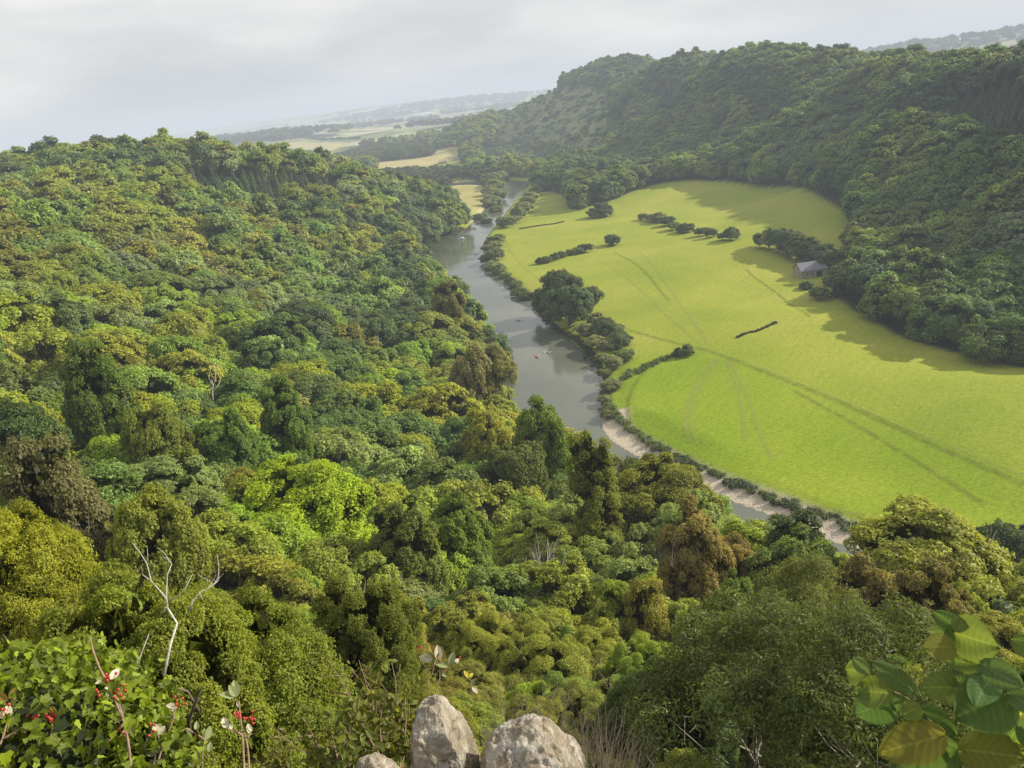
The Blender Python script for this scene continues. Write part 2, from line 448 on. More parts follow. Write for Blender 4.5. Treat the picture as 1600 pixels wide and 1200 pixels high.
def zone(poly, soft): return 1-sstep(-soft*.5, soft*.5, sd_poly(V[:, 0], V[:, 1], poly))
dr = sd_poly(V[:, 0], V[:, 1], RIVER)
mead = zone(MEADOW, 3)
sand = ((V[:, 1] > 132) & (V[:, 1] < 240) & (V[:, 0] > 22) & (dr < 10.5) & (dr > -8)).astype(float)*(1-sstep(8, 11, dr))
EAST = np.array([(4, 700), (22, 700), (60, 940), (62, 1030), (10, 1100), ground(745, 280)[:2], ground(732, 262)[:2], ground(724, 242)[:2], ground(722, 222)[:2], (-60, 2300), (900, 2300), (900, 700)], float)
low = (V[:, 2] < 6.5) & (V[:, 1] > 690) & (sd_poly(V[:, 0], V[:, 1], EAST) > 0)
path_side = sd_poly(V[:, 0], V[:, 1], np.array([ground(*p)[:2] for p in [(925,600),(1000,575),(1095,548),(1180,578),(1350,640),(1595,752)]]+[(420,150),(420,60),(60,120),(20,230)]))
lush = (1-sstep(-8, 12, path_side))*.55+(1-sstep(-60, 90, path_side))*.45
col = np.zeros((len(V), 4), np.float32)
col[:, 0] = np.maximum(mead, low*1.0); col[:, 1] = sand; col[:, 2] = lush*mead; col[:, 3] = 1
straw = np.zeros(len(V))
for P, s, v in ((FIELD_A, 14, .75), (FIELD_B, 30, .95), (FIELD_C, 40, 1.0), (FIELD_D, 30, 1), (FIELD_E, 12, .0), (CLEAR, 20, 1.0)):
    zz = zone(P, s); straw = np.maximum(straw, zz*v); col[:, 0] = np.maximum(col[:, 0], zz)
ca = terr.color_attributes.new('zone', 'FLOAT_COLOR', 'POINT'); ca.data.foreach_set('color', col.ravel())
sa = terr.attributes.new('straw', 'FLOAT', 'POINT'); sa.data.foreach_set('value', straw.astype(np.float32))
px_, py_ = project(V[:, 0], V[:, 1], V[:, 2])
scrub = ((px_ > 770) & (px_ < 960) & (py_ > 130) & (py_ < 262) & (V[:, 1] > 1100) & (V[:, 2] > 15)).astype(np.float32)
sc_ = terr.attributes.new('scrub', 'FLOAT', 'POINT'); sc_.data.foreach_set('value', scrub)

m, nt, out = new_mat('ground')
geo = N(nt, 'ShaderNodeNewGeometry').outputs['Position']
zn = N(nt, 'ShaderNodeAttribute', attribute_type='GEOMETRY', attribute_name='zone')
sep = N(nt, 'ShaderNodeSeparateColor'); nt.links.new(zn.outputs['Color'], sep.inputs[0])
strw = N(nt, 'ShaderNodeAttribute', attribute_type='GEOMETRY', attribute_name='straw').outputs['Fac']
scr = N(nt, 'ShaderNodeAttribute', attribute_type='GEOMETRY', attribute_name='scrub').outputs['Fac']
# forest floor
ff = ramp(nt, noise(nt, .12, 5, geo), [(.35, (.018, .026, .010)), (.65, (.05, .055, .022))])
ff = mixc(nt, scr, ff, ramp(nt, noise(nt, .03, 6, geo), [(.35, (.10, .13, .04)), (.6, (.20, .20, .09))]))
# meadow: tufts, mown streaks and broad patches
mp_ = N(nt, 'ShaderNodeMapping'); mp_.inputs['Scale'].default_value = (.6, 1.0, 1); mp_.inputs['Rotation'].default_value = (0, 0, -.45)
nt.links.new(geo, mp_.inputs['Vector'])
fine = noise(nt, 1.7, 4, mp_.outputs[0], .7)
broad = noise(nt, .018, 5, geo, .6)
g1 = ramp(nt, broad, [(.3, (.205, .262, .022)), (.5, (.262, .296, .030)), (.7, (.325, .326, .050))])
g2 = ramp(nt, broad, [(.3, (.150, .238, .007)), (.5, (.190, .268, .010)), (.7, (.236, .296, .018))])
gm = mixc(nt, sep.outputs[2], g1, g2)
tuft = ramp(nt, fine, [(.32, (.66, .71, .64)), (.5, (.99, .99, .97)), (.68, (1.28, 1.22, 1.24))])
gm = mixc(nt, 1.0, gm, tuft, 'MULTIPLY')
wave = N(nt, 'ShaderNodeTexWave', wave_type='BANDS', bands_direction='X')
wave.inputs['Scale'].default_value = .08; wave.inputs['Distortion'].default_value = 6; wave.inputs['Detail'].default_value = 3; wave.inputs['Detail Scale'].default_value = .4
wm = N(nt, 'ShaderNodeMapping'); wm.inputs['Rotation'].default_value = (0, 0, .7); nt.links.new(geo, wm.inputs['Vector']); nt.links.new(wm.outputs[0], wave.inputs['Vector'])
gm = mixc(nt, .05, gm, ramp(nt, wave.outputs['Fac'], [(.2, (.6, .6, .6)), (.8, (1.2, 1.2, 1.2))]), 'MULTIPLY')
st = ramp(nt, noise(nt, .02, 4, geo), [(.3, (.34, .29, .11)), (.7, (.46, .40, .19))])
gm = mixc(nt, strw, gm, st)
# the far plain: a patchwork of fields and woods
sepp = N(nt, 'ShaderNodeSeparateXYZ'); nt.links.new(geo, sepp.inputs[0])
vo = N(nt, 'ShaderNodeTexVoronoi'); vo.inputs['Scale'].default_value = .0042; nt.links.new(geo, vo.inputs['Vector'])
scc = N(nt, 'ShaderNodeSeparateColor'); nt.links.new(vo.outputs['Color'], scc.inputs[0])
patch = ramp(nt, scc.outputs[0], [(.0, (.16, .20, .07)), (.25, (.22, .27, .09)), (.45, (.42, .38, .20)), (.6, (.16, .21, .08)), (.8, (.46, .39, .25)), (1, (.26, .29, .12))])
wood = ramp(nt, noise(nt, .0016, 5, geo), [(.54, (0, 0, 0)), (.58, (1, 1, 1))])
patch = mixc(nt, wood, patch, (.030, .045, .028))
ylen = N(nt, 'ShaderNodeVectorMath', operation='LENGTH'); nt.links.new(geo, ylen.inputs[0])
isfar = N(nt, 'ShaderNodeMapRange'); nt.links.new(ylen.outputs['Value'], isfar.inputs[0]); isfar.inputs[1].default_value = 1900; isfar.inputs[2].default_value = 2700
c = mixc(nt, sep.outputs[0], ff, gm)
keep = mathn(nt, 'SUBTRACT', isfar.outputs[0], strw, clamp=True)
c = mixc(nt, keep, c, patch)
sd = ramp(nt, noise(nt, 1.6, 6, geo, .7), [(.3, (.33, .27, .19)), (.5, (.48, .41, .31)), (.7, (.60, .54, .43))])
c = mixc(nt, sep.outputs[1], c, sd)
p = N(nt, 'ShaderNodeBsdfPrincipled'); p.inputs['Roughness'].default_value = .95; p.inputs['Specular IOR Level'].default_value = .1
nt.links.new(c, p.inputs['Base Color'])
b = N(nt, 'ShaderNodeBump'); b.inputs['Strength'].default_value = .25; b.inputs['Distance'].default_value = .4
nt.links.new(fine, b.inputs['Height']); nt.links.new(b.outputs[0], p.inputs['Normal'])
nt.links.new(p.outputs[0], out.inputs[0])
terr.materials.append(m)
tag(link(bpy.data.objects.new('ground', terr)), kind='structure')

# river surface
wb = MB()
n_ = min(len(rb), len(lb))
def resample(P, n):
    d = np.r_[0, np.cumsum(np.hypot(*(P[1:]-P[:-1]).T))]; s = np.linspace(0, d[-1], n)
    return np.stack((np.interp(s, d, P[:, 0]), np.interp(s, d, P[:, 1])), 1)
a_, b_ = resample(rb, 160), resample(lb, 160)
for i in range(160):
    m_ = (a_[i]+b_[i])/2; e = (b_[i]-a_[i])/2; e = e*(1+6/np.linalg.norm(e))
    a_[i], b_[i] = m_-e, m_+e
wb.add([(*q, 0.0) for q in a_]+[(*q, 0.0) for q in b_], [(i, i+1, 161+i, 160+i) for i in range(159)])
m, nt, out = new_mat('river_water')
geo = N(nt, 'ShaderNodeNewGeometry').outputs['Position']
p = N(nt, 'ShaderNodeBsdfPrincipled'); p.inputs['Roughness'].default_value = .10; p.inputs['IOR'].default_value = 1.33
p.inputs['Specular IOR Level'].default_value = .9
c = ramp(nt, noise(nt, .02, 3, geo), [(.35, (.098, .108, .078)), (.65, (.140, .150, .108))])
nt.links.new(c, p.inputs['Base Color'])
b = N(nt, 'ShaderNodeBump'); b.inputs['Strength'].default_value = .10; b.inputs['Distance'].default_value = .12
hh = mathn(nt, 'ADD', noise(nt, 1.6, 4, geo), noise(nt, .25, 3, geo))
nt.links.new(hh, b.inputs['Height']); nt.links.new(b.outputs[0], p.inputs['Normal']); nt.links.new(p.outputs[0], out.inputs[0])
o = wb.build('river', m); tag(o, kind='structure')
# ------------------------------------------------------------------ sky, sun, haze
SUN_AZ, SUN_EL = math.radians(16), math.radians(29)          # from the right (+X), a little beyond
sdv = Vector((math.cos(SUN_EL)*math.cos(SUN_AZ), math.cos(SUN_EL)*math.sin(SUN_AZ), math.sin(SUN_EL)))
L = bpy.data.lights.new('sun', 'SUN'); L.energy = 6.4; L.angle = math.radians(.9); L.color = (1, .93, .80)
lo = bpy.data.objects.new('sun', L); lo.rotation_euler = sdv.to_track_quat('Z', 'Y').to_euler(); link(lo)
w = bpy.data.worlds.new('World'); scene.world = w; w.use_nodes = True
nt = w.node_tree; nt.nodes.clear()
sky = N(nt, 'ShaderNodeTexSky', sky_type='NISHITA'); sky.sun_disc = False; sky.sun_elevation = SUN_EL; sky.sun_rotation = PI/2-SUN_AZ
sky.dust_density = 3.0; sky.air_density = 1.2
tc = N(nt, 'ShaderNodeTexCoord').outputs['Generated']
mpn = N(nt, 'ShaderNodeMapping'); mpn.inputs['Scale'].default_value = (1.0, 1.0, 4.0); mpn.inputs['Location'].default_value = (.3, .2, .1); nt.links.new(tc, mpn.inputs['Vector'])
cf = noise(nt, 2.3, 6, mpn.outputs[0], .5)
cloud = ramp(nt, cf, [(.36, (6.5, 6.7, 7.0)), (.46, (8.0, 8.05, 8.1)), (.54, (9.6, 9.4, 9.2)), (.64, (11.2, 10.8, 10.4))])
mix = mixc(nt, .86, sky.outputs[0], cloud)
bg = N(nt, 'ShaderNodeBackground'); bg.inputs[1].default_value = .1
nt.links.new(mix, bg.inputs[0])
wo = N(nt, 'ShaderNodeOutputWorld'); nt.links.new(bg.outputs[0], wo.inputs[0])
# the morning haze lying over the valley: uniform volume, scattered light painted as glow
hz = MB(); hz.box(-24000, 24000, -600, 46000, -60, 330)
m, nt, out = new_mat('haze')
ab = N(nt, 'ShaderNodeVolumeAbsorption'); ab.inputs['Density'].default_value = 1.0
em = N(nt, 'ShaderNodeEmission')
SIG = 1.8e-4
ab.inputs['Color'].default_value = (0, 0, 0, 1); ab.inputs['Density'].default_value = SIG
em.inputs['Color'].default_value = (.68, .735, .79, 1); em.inputs['Strength'].default_value = SIG
ad = N(nt, 'ShaderNodeAddShader'); nt.links.new(ab.outputs[0], ad.inputs[0]); nt.links.new(em.outputs[0], ad.inputs[1])
nt.links.new(ad.outputs[0], out.inputs['Volume'])
o = hz.build('haze', m); tag(o, kind='structure')
scene.cycles.transparent_max_bounces = 16
scene.cycles.max_bounces = 5; scene.cycles.diffuse_bounces = 2; scene.cycles.glossy_bounces = 2; scene.cycles.transmission_bounces = 3
scene.cycles.volume_bounces = 0
# ------------------------------------------------------------------ the woods
PAL = [  # name, linear colour, weight
    ('mid-green', (.125, .170, .040), 28), ('dark green', (.080, .112, .042), 15), ('olive green', (.165, .178, .036), 18),
    ('yellow-green', (.215, .240, .036), 14), ('fresh green', (.160, .205, .034), 9), ('brownish', (.200, .190, .070), 2),
    ('grey-green', (.150, .182, .075), 9), ('golden', (.22, .205, .05), 1.2)]
PW = np.array([p[2] for p in PAL], float); PW /= PW.sum()
def jitter(c, r, a=.16):
    k = r.uniform(1-a, 1+a); return tuple(float(np.clip(x*k*r.uniform(1-a*.5, 1+a*.5), 0, 1)) for x in c)
# trees that can be picked out one by one: crown centre in the photo, distance, radius, colour, detail, words
SPECIAL = [
 (484,800,96,8.0,(.36,.47,.03),'near','bright lime-green round broadleaf tree, the brightest crown of the wood','lime'),
 (1440,900,86,8.6,(.36,.385,.07),'near','large yellow-green tree with a broad rounded crown in front of the meadow edge','yg'),
 (1045,785,122,8.4,(0.244,0.262,0.037),'near','big olive-yellow tree standing in front of the gravel beach','olive'),
 (1085,905,84,4.2,(.36,.30,.11),'near','rust-brown tree with drooping foliage below the big olive-yellow tree','rust'),
 (1140,885,90,3.0,(.36,.30,.11),'near','small rust-brown tree touching the larger rust-brown one','rust'),
 (1345,980,62,3.4,(.27,.24,.08),'near','small brown and green tree under the large yellow-green tree','brown'),
 (1430,1000,56,2.8,(.27,.24,.08),'near','low brown tree just above the hazel spray','brown'),
 (932,800,104,3.4,(0.244,0.275,0.055),'near','tall narrow ivy-hung tree like a green column','column'),
 (760,690,170,5.6,(.36,.36,.05),'mid','golden-yellow tree near the river bend','gold'),
 (850,700,158,6.0,(0.195,0.275,0.037),'mid','fresh green tree beside the golden-yellow one at the river bend','green'),
 (735,590,232,6.5,(.30,.285,.11),'mid','russet-tipped tree on the near bank of the river','brown'),
 (775,575,238,6.0,(.27,.265,.10),'mid','russet and green tree closest to the water on the near bank','brown'),
 (700,480,320,6.5,(.27,.265,.09),'mid','russet-crowned tree above the river bank','brown'),
 (165,655,140,6.5,(.15,.22,.04),'near','deep green spreading tree beside the creeper-hung ledge','dark'),
 (30,700,128,7.0,(.12,.18,.05),'near','dark blue-green tree at the picture edge beside the creeper-hung ledge','dark'),
 (350,720,128,6.2,(.15,.235,.04),'near','fresh green tree above and beside the lime-green tree','dark'),
 (450,690,146,5.6,(.16,.245,.04),'near','rounded fresh green tree directly above the lime-green tree','green'),
 (250,700,124,5.0,(0.220,0.262,0.043),'near','yellowish green tree among darker crowns on the slope','yg'),
 (640,900,84,4.6,(0.201,0.250,0.049),'near','feathery green ash tree in the middle of the slope','ash'),
 (720,860,96,5.2,(0.195,0.268,0.043),'near','feathery bright green ash tree right of the lime-green tree','ash'),
 (1190,1120,23,3.0,(.155,.19,.06),'sprig','near ash tree with slender shining leaflets and bare twigs showing','ash'),
 (1350,1165,20,2.5,(.145,.18,.055),'sprig','slender-leaved ash shoots just left of the hazel spray','ash'),
 (1250,1015,36,2.6,(.19,.215,.075),'sprig','tall slender-leaved ash rising below the large yellow-green tree','ash'),
 (1020,1160,26,2.3,(0.104,0.146,0.043),'fine','dark green thicket tree right of the foreground rocks','dark'),
 (1240,890,96,4.8,(0.122,0.165,0.061),'near','dark open-crowned tree between the rust-brown and yellow-green trees','dark'),
 (1570,890,150,5.5,(0.110,0.146,0.067),'mid','dark grey-green tree behind the large yellow-green tree','dark'),
 (50,985,27,2.6,(0.329,0.348,0.037),'fine','sunlit yellow-green bush tree above the ivy bush','yg'),
 (400,1165,15.5,2.1,(0.220,0.268,0.037),'fine','dense fine-leaved yew filling the slope left of the rocks','yew'),
 (270,1170,14,1.8,(0.244,0.287,0.037),'fine','dense fine-leaved yew beside the ivy bush','yew'),
 (905,745,200,5.5,(0.171,0.207,0.061),'mid','pale green tree whose top cuts the near end of the open water','green'),
 (955,752,172,5.0,(0.207,0.232,0.085),'mid','pale willow-like tree in front of the first gravel beach','green'),
 (810,745,150,6.0,(0.159,0.195,0.043),'mid','olive green tree below the golden-yellow tree','green'),
 (1000,758,160,4.5,(0.183,0.213,0.073),'mid','pale green tree below the gravel beside the olive-yellow tree','green'),
 (545,1060,28,2.3,(0.183,0.213,0.037),'fine','fine-leaved olive bush tree above the bare thorn twigs','yew'),
 (250,880,58,3.8,(0.293,0.329,0.061),'near','pale yellow-green tree behind the white dead snag','yg'),
 (110,860,62,4.0,(.21,.205,.09),'near','sparse grey-brown tree with bare twigs showing','brown'),
]
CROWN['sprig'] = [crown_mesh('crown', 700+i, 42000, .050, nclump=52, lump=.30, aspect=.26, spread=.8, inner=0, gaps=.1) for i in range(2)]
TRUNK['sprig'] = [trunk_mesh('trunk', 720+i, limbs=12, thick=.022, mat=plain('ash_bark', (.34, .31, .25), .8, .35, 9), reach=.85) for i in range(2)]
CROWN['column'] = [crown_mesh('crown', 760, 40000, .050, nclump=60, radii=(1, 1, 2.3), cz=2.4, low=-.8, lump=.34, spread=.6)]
TRUNK['column'] = [trunk_mesh('trunk', 761, cz=2.4)]
CZ = 1.55

def sample_band(r0, r1, spacing, rot):
    rr = np.random.default_rng(int(r0*7+3)); n = int(2*r1/spacing)+2
    i, j = np.meshgrid(np.arange(-n//2-2, n//2+2), np.arange(-n//2-2, n//2+2))
    x = (i+.5*(j % 2))*spacing; y = j*spacing*.866
    x = x.ravel()+rr.uniform(-.36, .36, x.size)*spacing; y = y.ravel()+rr.uniform(-.36, .36, y.size)*spacing
    c, s = math.cos(rot), math.sin(rot); x, y = x*c-y*s, x*s+y*c
    r = np.hypot(x, y); k = (r >= r0) & (r < r1) & (y > 4) & (np.abs(x) < y*.9+30)
    return x[k], y[k]
CONP = [np.array(q, float) for q in ([(240,262),(330,266),(450,268),(540,272),(548,306),(430,330),(350,326),(300,304)], [(1470,150),(1600,120),(1700,150),(1700,260),(1560,255),(1490,215)],
             [(1000,150),(1040,130),(1080,160),(1050,185)], [(740,235),(760,225),(785,240),(760,262)])]
def in_con(a, b):
    m = np.zeros(a.shape, bool)
    for P in CONP: m |= sd_poly(a, b, P) < 0
    return m
pts = []
for r0, r1, sp_, rot in [(6.5, 11, 2.0, .7), (11, 19, 2.4, .2), (19, 34, 3.1, .5), (34, 60, 4.3, .9), (60, 105, 7.2, .3), (105, 190, 10.2, .7), (190, 420, 12.2, .1), (420, 1150, 13.5, .4), (1150, 2500, 14.5, .8)]:
    x, y = sample_band(r0, r1, sp_, rot); zc = base_height(x, y); a, b_ = project(x, y, zc+7)
    k = (np.hypot(x, y) > 250) & in_con(a, b_); x, y = x[~k], y[~k]; pts.append(np.stack((x, y, np.full(len(x), sp_)), 1))
x, y = sample_band(250, 2400, 7.6, .25); zc = base_height(x, y); a, b_ = project(x, y, zc+7); k = in_con(a, b_)
pts.append(np.stack((x[k], y[k], np.full(k.sum(), 7.6)), 1))
pts = np.vstack(pts)
xy = pts[:, :2]; r = np.hypot(xy[:, 0], xy[:, 1])
zb = base_height(xy[:, 0], xy[:, 1]); z = height(xy[:, 0], xy[:, 1])
px, py = project(xy[:, 0], xy[:, 1], z+7)
ok = (px > -160) & (px < 1860) & (py < 1420) & (py > -60)
ok &= sd_poly(xy[:, 0], xy[:, 1], RIVER) > 2.5
ok &= sd_poly(xy[:, 0], xy[:, 1], MEADOW) > 2.0
ok &= ~((zb < 6.5) & (xy[:, 1] > 700) & (sd_poly(xy[:, 0], xy[:, 1], EAST) > 0))
ok &= sd_poly(xy[:, 0], xy[:, 1], CLEAR) > 0
right_strip = (xy[:, 0] > 25) & (xy[:, 1] > 132) & (xy[:, 1] < 240) & (sd_poly(xy[:, 0], xy[:, 1], RIVER) < 16) & (xy[:, 0] > 30) & (z > 0)
side = sd_poly(xy[:, 0], xy[:, 1], np.vstack((rb[::-1], [(420, 60), (900, 60), (900, 1400)])))
ok &= ~((side < 0) & (sd_poly(xy[:, 0], xy[:, 1], RIVER) < 14) & (xy[:, 1] < 960))
GARDEN = np.array([ground(*p)[:2] for p in [(648,412),(655,398),(672,394),(676,408),(664,420)]])
ok &= sd_poly(xy[:, 0], xy[:, 1], GARDEN) > 3
sp_c = [at(s[0], s[1], s[2]) for s in SPECIAL]
for s, c in zip(SPECIAL, sp_c): ok &= np.hypot(xy[:, 0]-c[0], xy[:, 1]-c[1]) > s[3]*.85+pts[:, 2]*.25
OPEN_PX = np.array([(500,200),(700,192),(720,205),(724,234),(640,236),(520,244)], float)
ok &= ~((sd_poly(px, py, OPEN_PX) < 0) & (r > 1500) & (np.random.default_rng(6).random(len(px)) < .88))
scrubm = (px > 770) & (px < 955) & (py > 130) & (py < 262) & (xy[:, 1] > 1100)
ok &= ~(scrubm & (np.random.default_rng(5).random(len(px)) < .5))
pts, xy, r, z, px, py, scrubm = pts[ok], xy[ok], r[ok], z[ok], px[ok], py[ok], scrubm[ok]
# hidden behind a crest?
tt = np.linspace(.12, .95, 26)
mx = np.full(len(r), -9.0)
for t in tt:
    hx = height(xy[:, 0]*t, xy[:, 1]*t); far_ = r*t > 25
    mx = np.where(far_, np.maximum(mx, (hx+4-H)/(r*t)), mx)
vis = (z+17-H)/r > mx-.002
vis |= r < 200
pts, xy, r, z, px, py, scrubm = [q[vis] for q in (pts, xy, r, z, px, py, scrubm)]
n = len(r); tr = np.random.default_rng(21)
rad_ = pts[:, 2]*.69*tr.uniform(.78, 1.35, n)*np.where((r > 60) & (r < 200), 1.08, 1)*np.where(r > 300, 1.08, 1)
tall = np.interp(r, [8, 20, 40, 80, 150, 300], [1.8, 4.5, 7.5, 11, 13.5, 15])*tr.uniform(.8, 1.35, n)*1.05
szz = tall/(CZ+.95)
sz0 = szz; szz = np.maximum(szz, rad_*1.0*tr.uniform(.85, 1.15, n)); z = z-(szz-sz0)*(CZ+.5)
YL = ([840, 880, 945, 1030, 1060, 1125, 1225, 1330, 1420], [700, 714, 714, 742, 770, 812, 848, 884, 905])
for _ in range(12):                                 # the wood stays low enough to leave the gravel strand in view
    tx, ty = project(xy[:, 0], xy[:, 1], z+szz*(CZ+.9)); m = (r > 50) & (r < 210) & (tx > 840) & (tx < 1420) & (ty < np.interp(tx, *YL))
    szz = np.where(m, szz*.86, szz); rad_ = np.where(m, rad_*.96, rad_)
szz = np.where(scrubm, szz*.45, szz); rad_ = np.where(scrubm, rad_*.62, rad_)
# patches of one kind of tree: colour varies slowly over the slope as well as tree by tree
lowf = np.sin(xy[:, 0]/43+1.2*np.sin(xy[:, 1]/67))+np.sin(xy[:, 1]/51+1.1*np.sin(xy[:, 0]/39))
right_hill = (xy[:, 0] > 60) & (xy[:, 1] > 180)
pal = np.empty(n, int); DRIFT = [0, 2, 3, 0, 6, 4, 2, 0, 1, 3, 2]
for i in range(n):
    w_ = PW.copy()
    if lowf[i] > .7: w_[[3, 2]] *= 2.0; w_[1] *= .4
    if lowf[i] < -.7: w_[[1, 4]] *= 2.0; w_[3] *= .4
    if right_hill[i]: w_[[3, 5, 7]] *= .2; w_[[1, 6, 0]] *= 2.0
    if r[i] > 300 and not right_hill[i]: w_[[3, 7, 5]] *= .55; w_[[0, 1]] *= 1.3
    if r[i] < 60: w_[[2, 3]] *= 1.6; w_[[6]] *= .5
    if r[i] > 60:                                  # species stand in drifts
        gx, gy = int((xy[i, 0]+14*math.sin(xy[i, 1]/31))//34), int((xy[i, 1]+14*math.sin(xy[i, 0]/27))//34)
        w_[DRIFT[(gx*7+gy*13+gx*gy) % len(DRIFT)]] += w_.sum()*1.4
    pal[i] = tr.choice(len(PAL), p=w_/w_.sum())
tint = np.array([jitter(PAL[k][1], tr) for k in pal])*1.92
tint[scrubm] = tint[scrubm]*1.25
tint[right_hill] *= np.array((.64, .74, .96)); tint[(~right_hill) & (r > 70) & (r < 270)] *= np.array((1.12, 1.16, .86)); tint[(~right_hill) & (r > 230)] *= np.array((.96, .98, 1.18))  # haze put into tints: right hill darker and bluer, far trees bluer
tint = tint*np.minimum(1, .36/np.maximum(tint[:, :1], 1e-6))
# conifers: the plantation below the left-hand crest, and the dark stand high on the right
con = in_con(px, py)
con &= r > 250

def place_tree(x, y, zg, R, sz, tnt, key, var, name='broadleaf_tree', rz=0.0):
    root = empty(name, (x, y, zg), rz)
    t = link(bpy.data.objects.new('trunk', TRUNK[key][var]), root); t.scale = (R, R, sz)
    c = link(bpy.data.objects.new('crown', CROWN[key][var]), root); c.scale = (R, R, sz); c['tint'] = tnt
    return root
individual = []
for s, c in zip(SPECIAL, sp_c):
    zg = hpt(c[0], c[1]); key = 'column' if s[7] == 'column' else s[5]; cz = 2.4 if key == 'column' else CZ
    sz = float(np.clip((c[2]-zg)/cz, s[3]*.62, s[3]*1.7)); 
    zr = min(zg, c[2]-cz*sz) if c[2]-cz*sz < zg else c[2]-cz*sz
    o = place_tree(c[0], c[1], zr, s[3], sz, s[4], key, random.randrange(len(CROWN[key])), rz=random.uniform(0, 6))
    tag(o, s[6], 'tree', 'trees of the near slope')
order = np.argsort(r)
bl = [i for i in order if not con[i] and 0 <= px[i] <= 1600 and py[i] < 1200]
chosen = bl[:300-len(SPECIAL)]
LAND = [('the lime-green tree', 482, 812), ('the white dead snag', 265, 910), ('the large yellow-green tree', 1440, 895), ('the gravel beach', 965, 690),
        ('the golden-yellow tree', 760, 690), ('the rust-brown tree', 1085, 905), ('the foreground rocks', 790, 1130), ('the ivy bush', 90, 1130),
        ('the ivy-hung column tree', 932, 830), ('the hazel spray', 1480, 1080), ('the pale forked trunk', 332, 600), ('the creeper-hung ledge', 120, 740),
        ('the bare brown thicket', 850, 1060), ('the big olive-yellow tree', 1045, 785), ('the near end of the open water', 890, 700), ('the thorn twigs', 560, 1060)]
SEC = ['to the right of', 'below', 'to the left of', 'above']
buckets = {}
for i in chosen:
    d = [math.hypot(px[i]-a[1], py[i]-a[2]) for a in LAND]; k = int(np.argmin(d))
    ang_ = math.degrees(math.atan2(py[i]-LAND[k][2], px[i]-LAND[k][1])) % 360
    s = int(((ang_+45) % 360)//90)
    buckets.setdefault((pal[i], k, s), []).append((d[k], i))
ORD = ['nearest', 'second nearest', 'third nearest', 'fourth nearest', 'fifth nearest', 'sixth nearest', 'seventh nearest', 'eighth nearest', 'ninth nearest', 'tenth nearest',
       'eleventh nearest', 'twelfth nearest', 'thirteenth nearest', 'fourteenth nearest', 'fifteenth nearest', 'sixteenth nearest', 'seventeenth nearest', 'eighteenth nearest']
LBL = {}
for (p_, k, s), L_ in buckets.items():
    L_.sort()
    for q_, (d_, i) in enumerate(L_):
        LBL[i] = '%s %s broadleaf tree %s %s' % (ORD[min(q_, 17)], PAL[p_][0], SEC[s], LAND[k][0])
for i in chosen:
    key = 'fine' if r[i] < 46 else ('near' if r[i] < 105 else 'mid')
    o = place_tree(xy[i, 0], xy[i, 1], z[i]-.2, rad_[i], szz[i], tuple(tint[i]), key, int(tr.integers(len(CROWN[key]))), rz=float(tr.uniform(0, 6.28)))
    tag(o, LBL[i], 'tree', 'trees of the near slope')
# conifers one by one, the largest in view
ci = [i for i in order if con[i] and -20 <= px[i] <= 1600]
CT = [(.155, .215, .110), (.185, .24, .11), (.125, .18, .10)]
con_ind = set(ci[:290])
for i in ci[:290]:
    o = link(bpy.data.objects.new('conifer', CONIFER[int(tr.integers(4))])); o.location = (xy[i, 0], xy[i, 1], z[i]-.3)
    sc = float(tr.uniform(.75, 1.25)); o.scale = (4.2*sc, 4.2*sc, 2.5*sc*float(tr.uniform(.85, 1.15))); o.rotation_euler = (0, 0, float(tr.uniform(0, 6)))
    o['tint'] = jitter(CT[int(tr.integers(3))], tr)
    if px[i] < 700: tag(o, 'dark blue-green conifer in the plantation below the crest of the left-hand hill', 'conifer', 'conifers of the left-hand plantation')
    elif px[i] > 1300: tag(o, 'dark conifer in the stand high on the right-hand hillside', 'conifer', 'conifers of the right-hand stand')
    else: tag(o, 'dark conifer among the broadleaf trees of the long ridge', 'conifer', 'conifers of the long ridge')

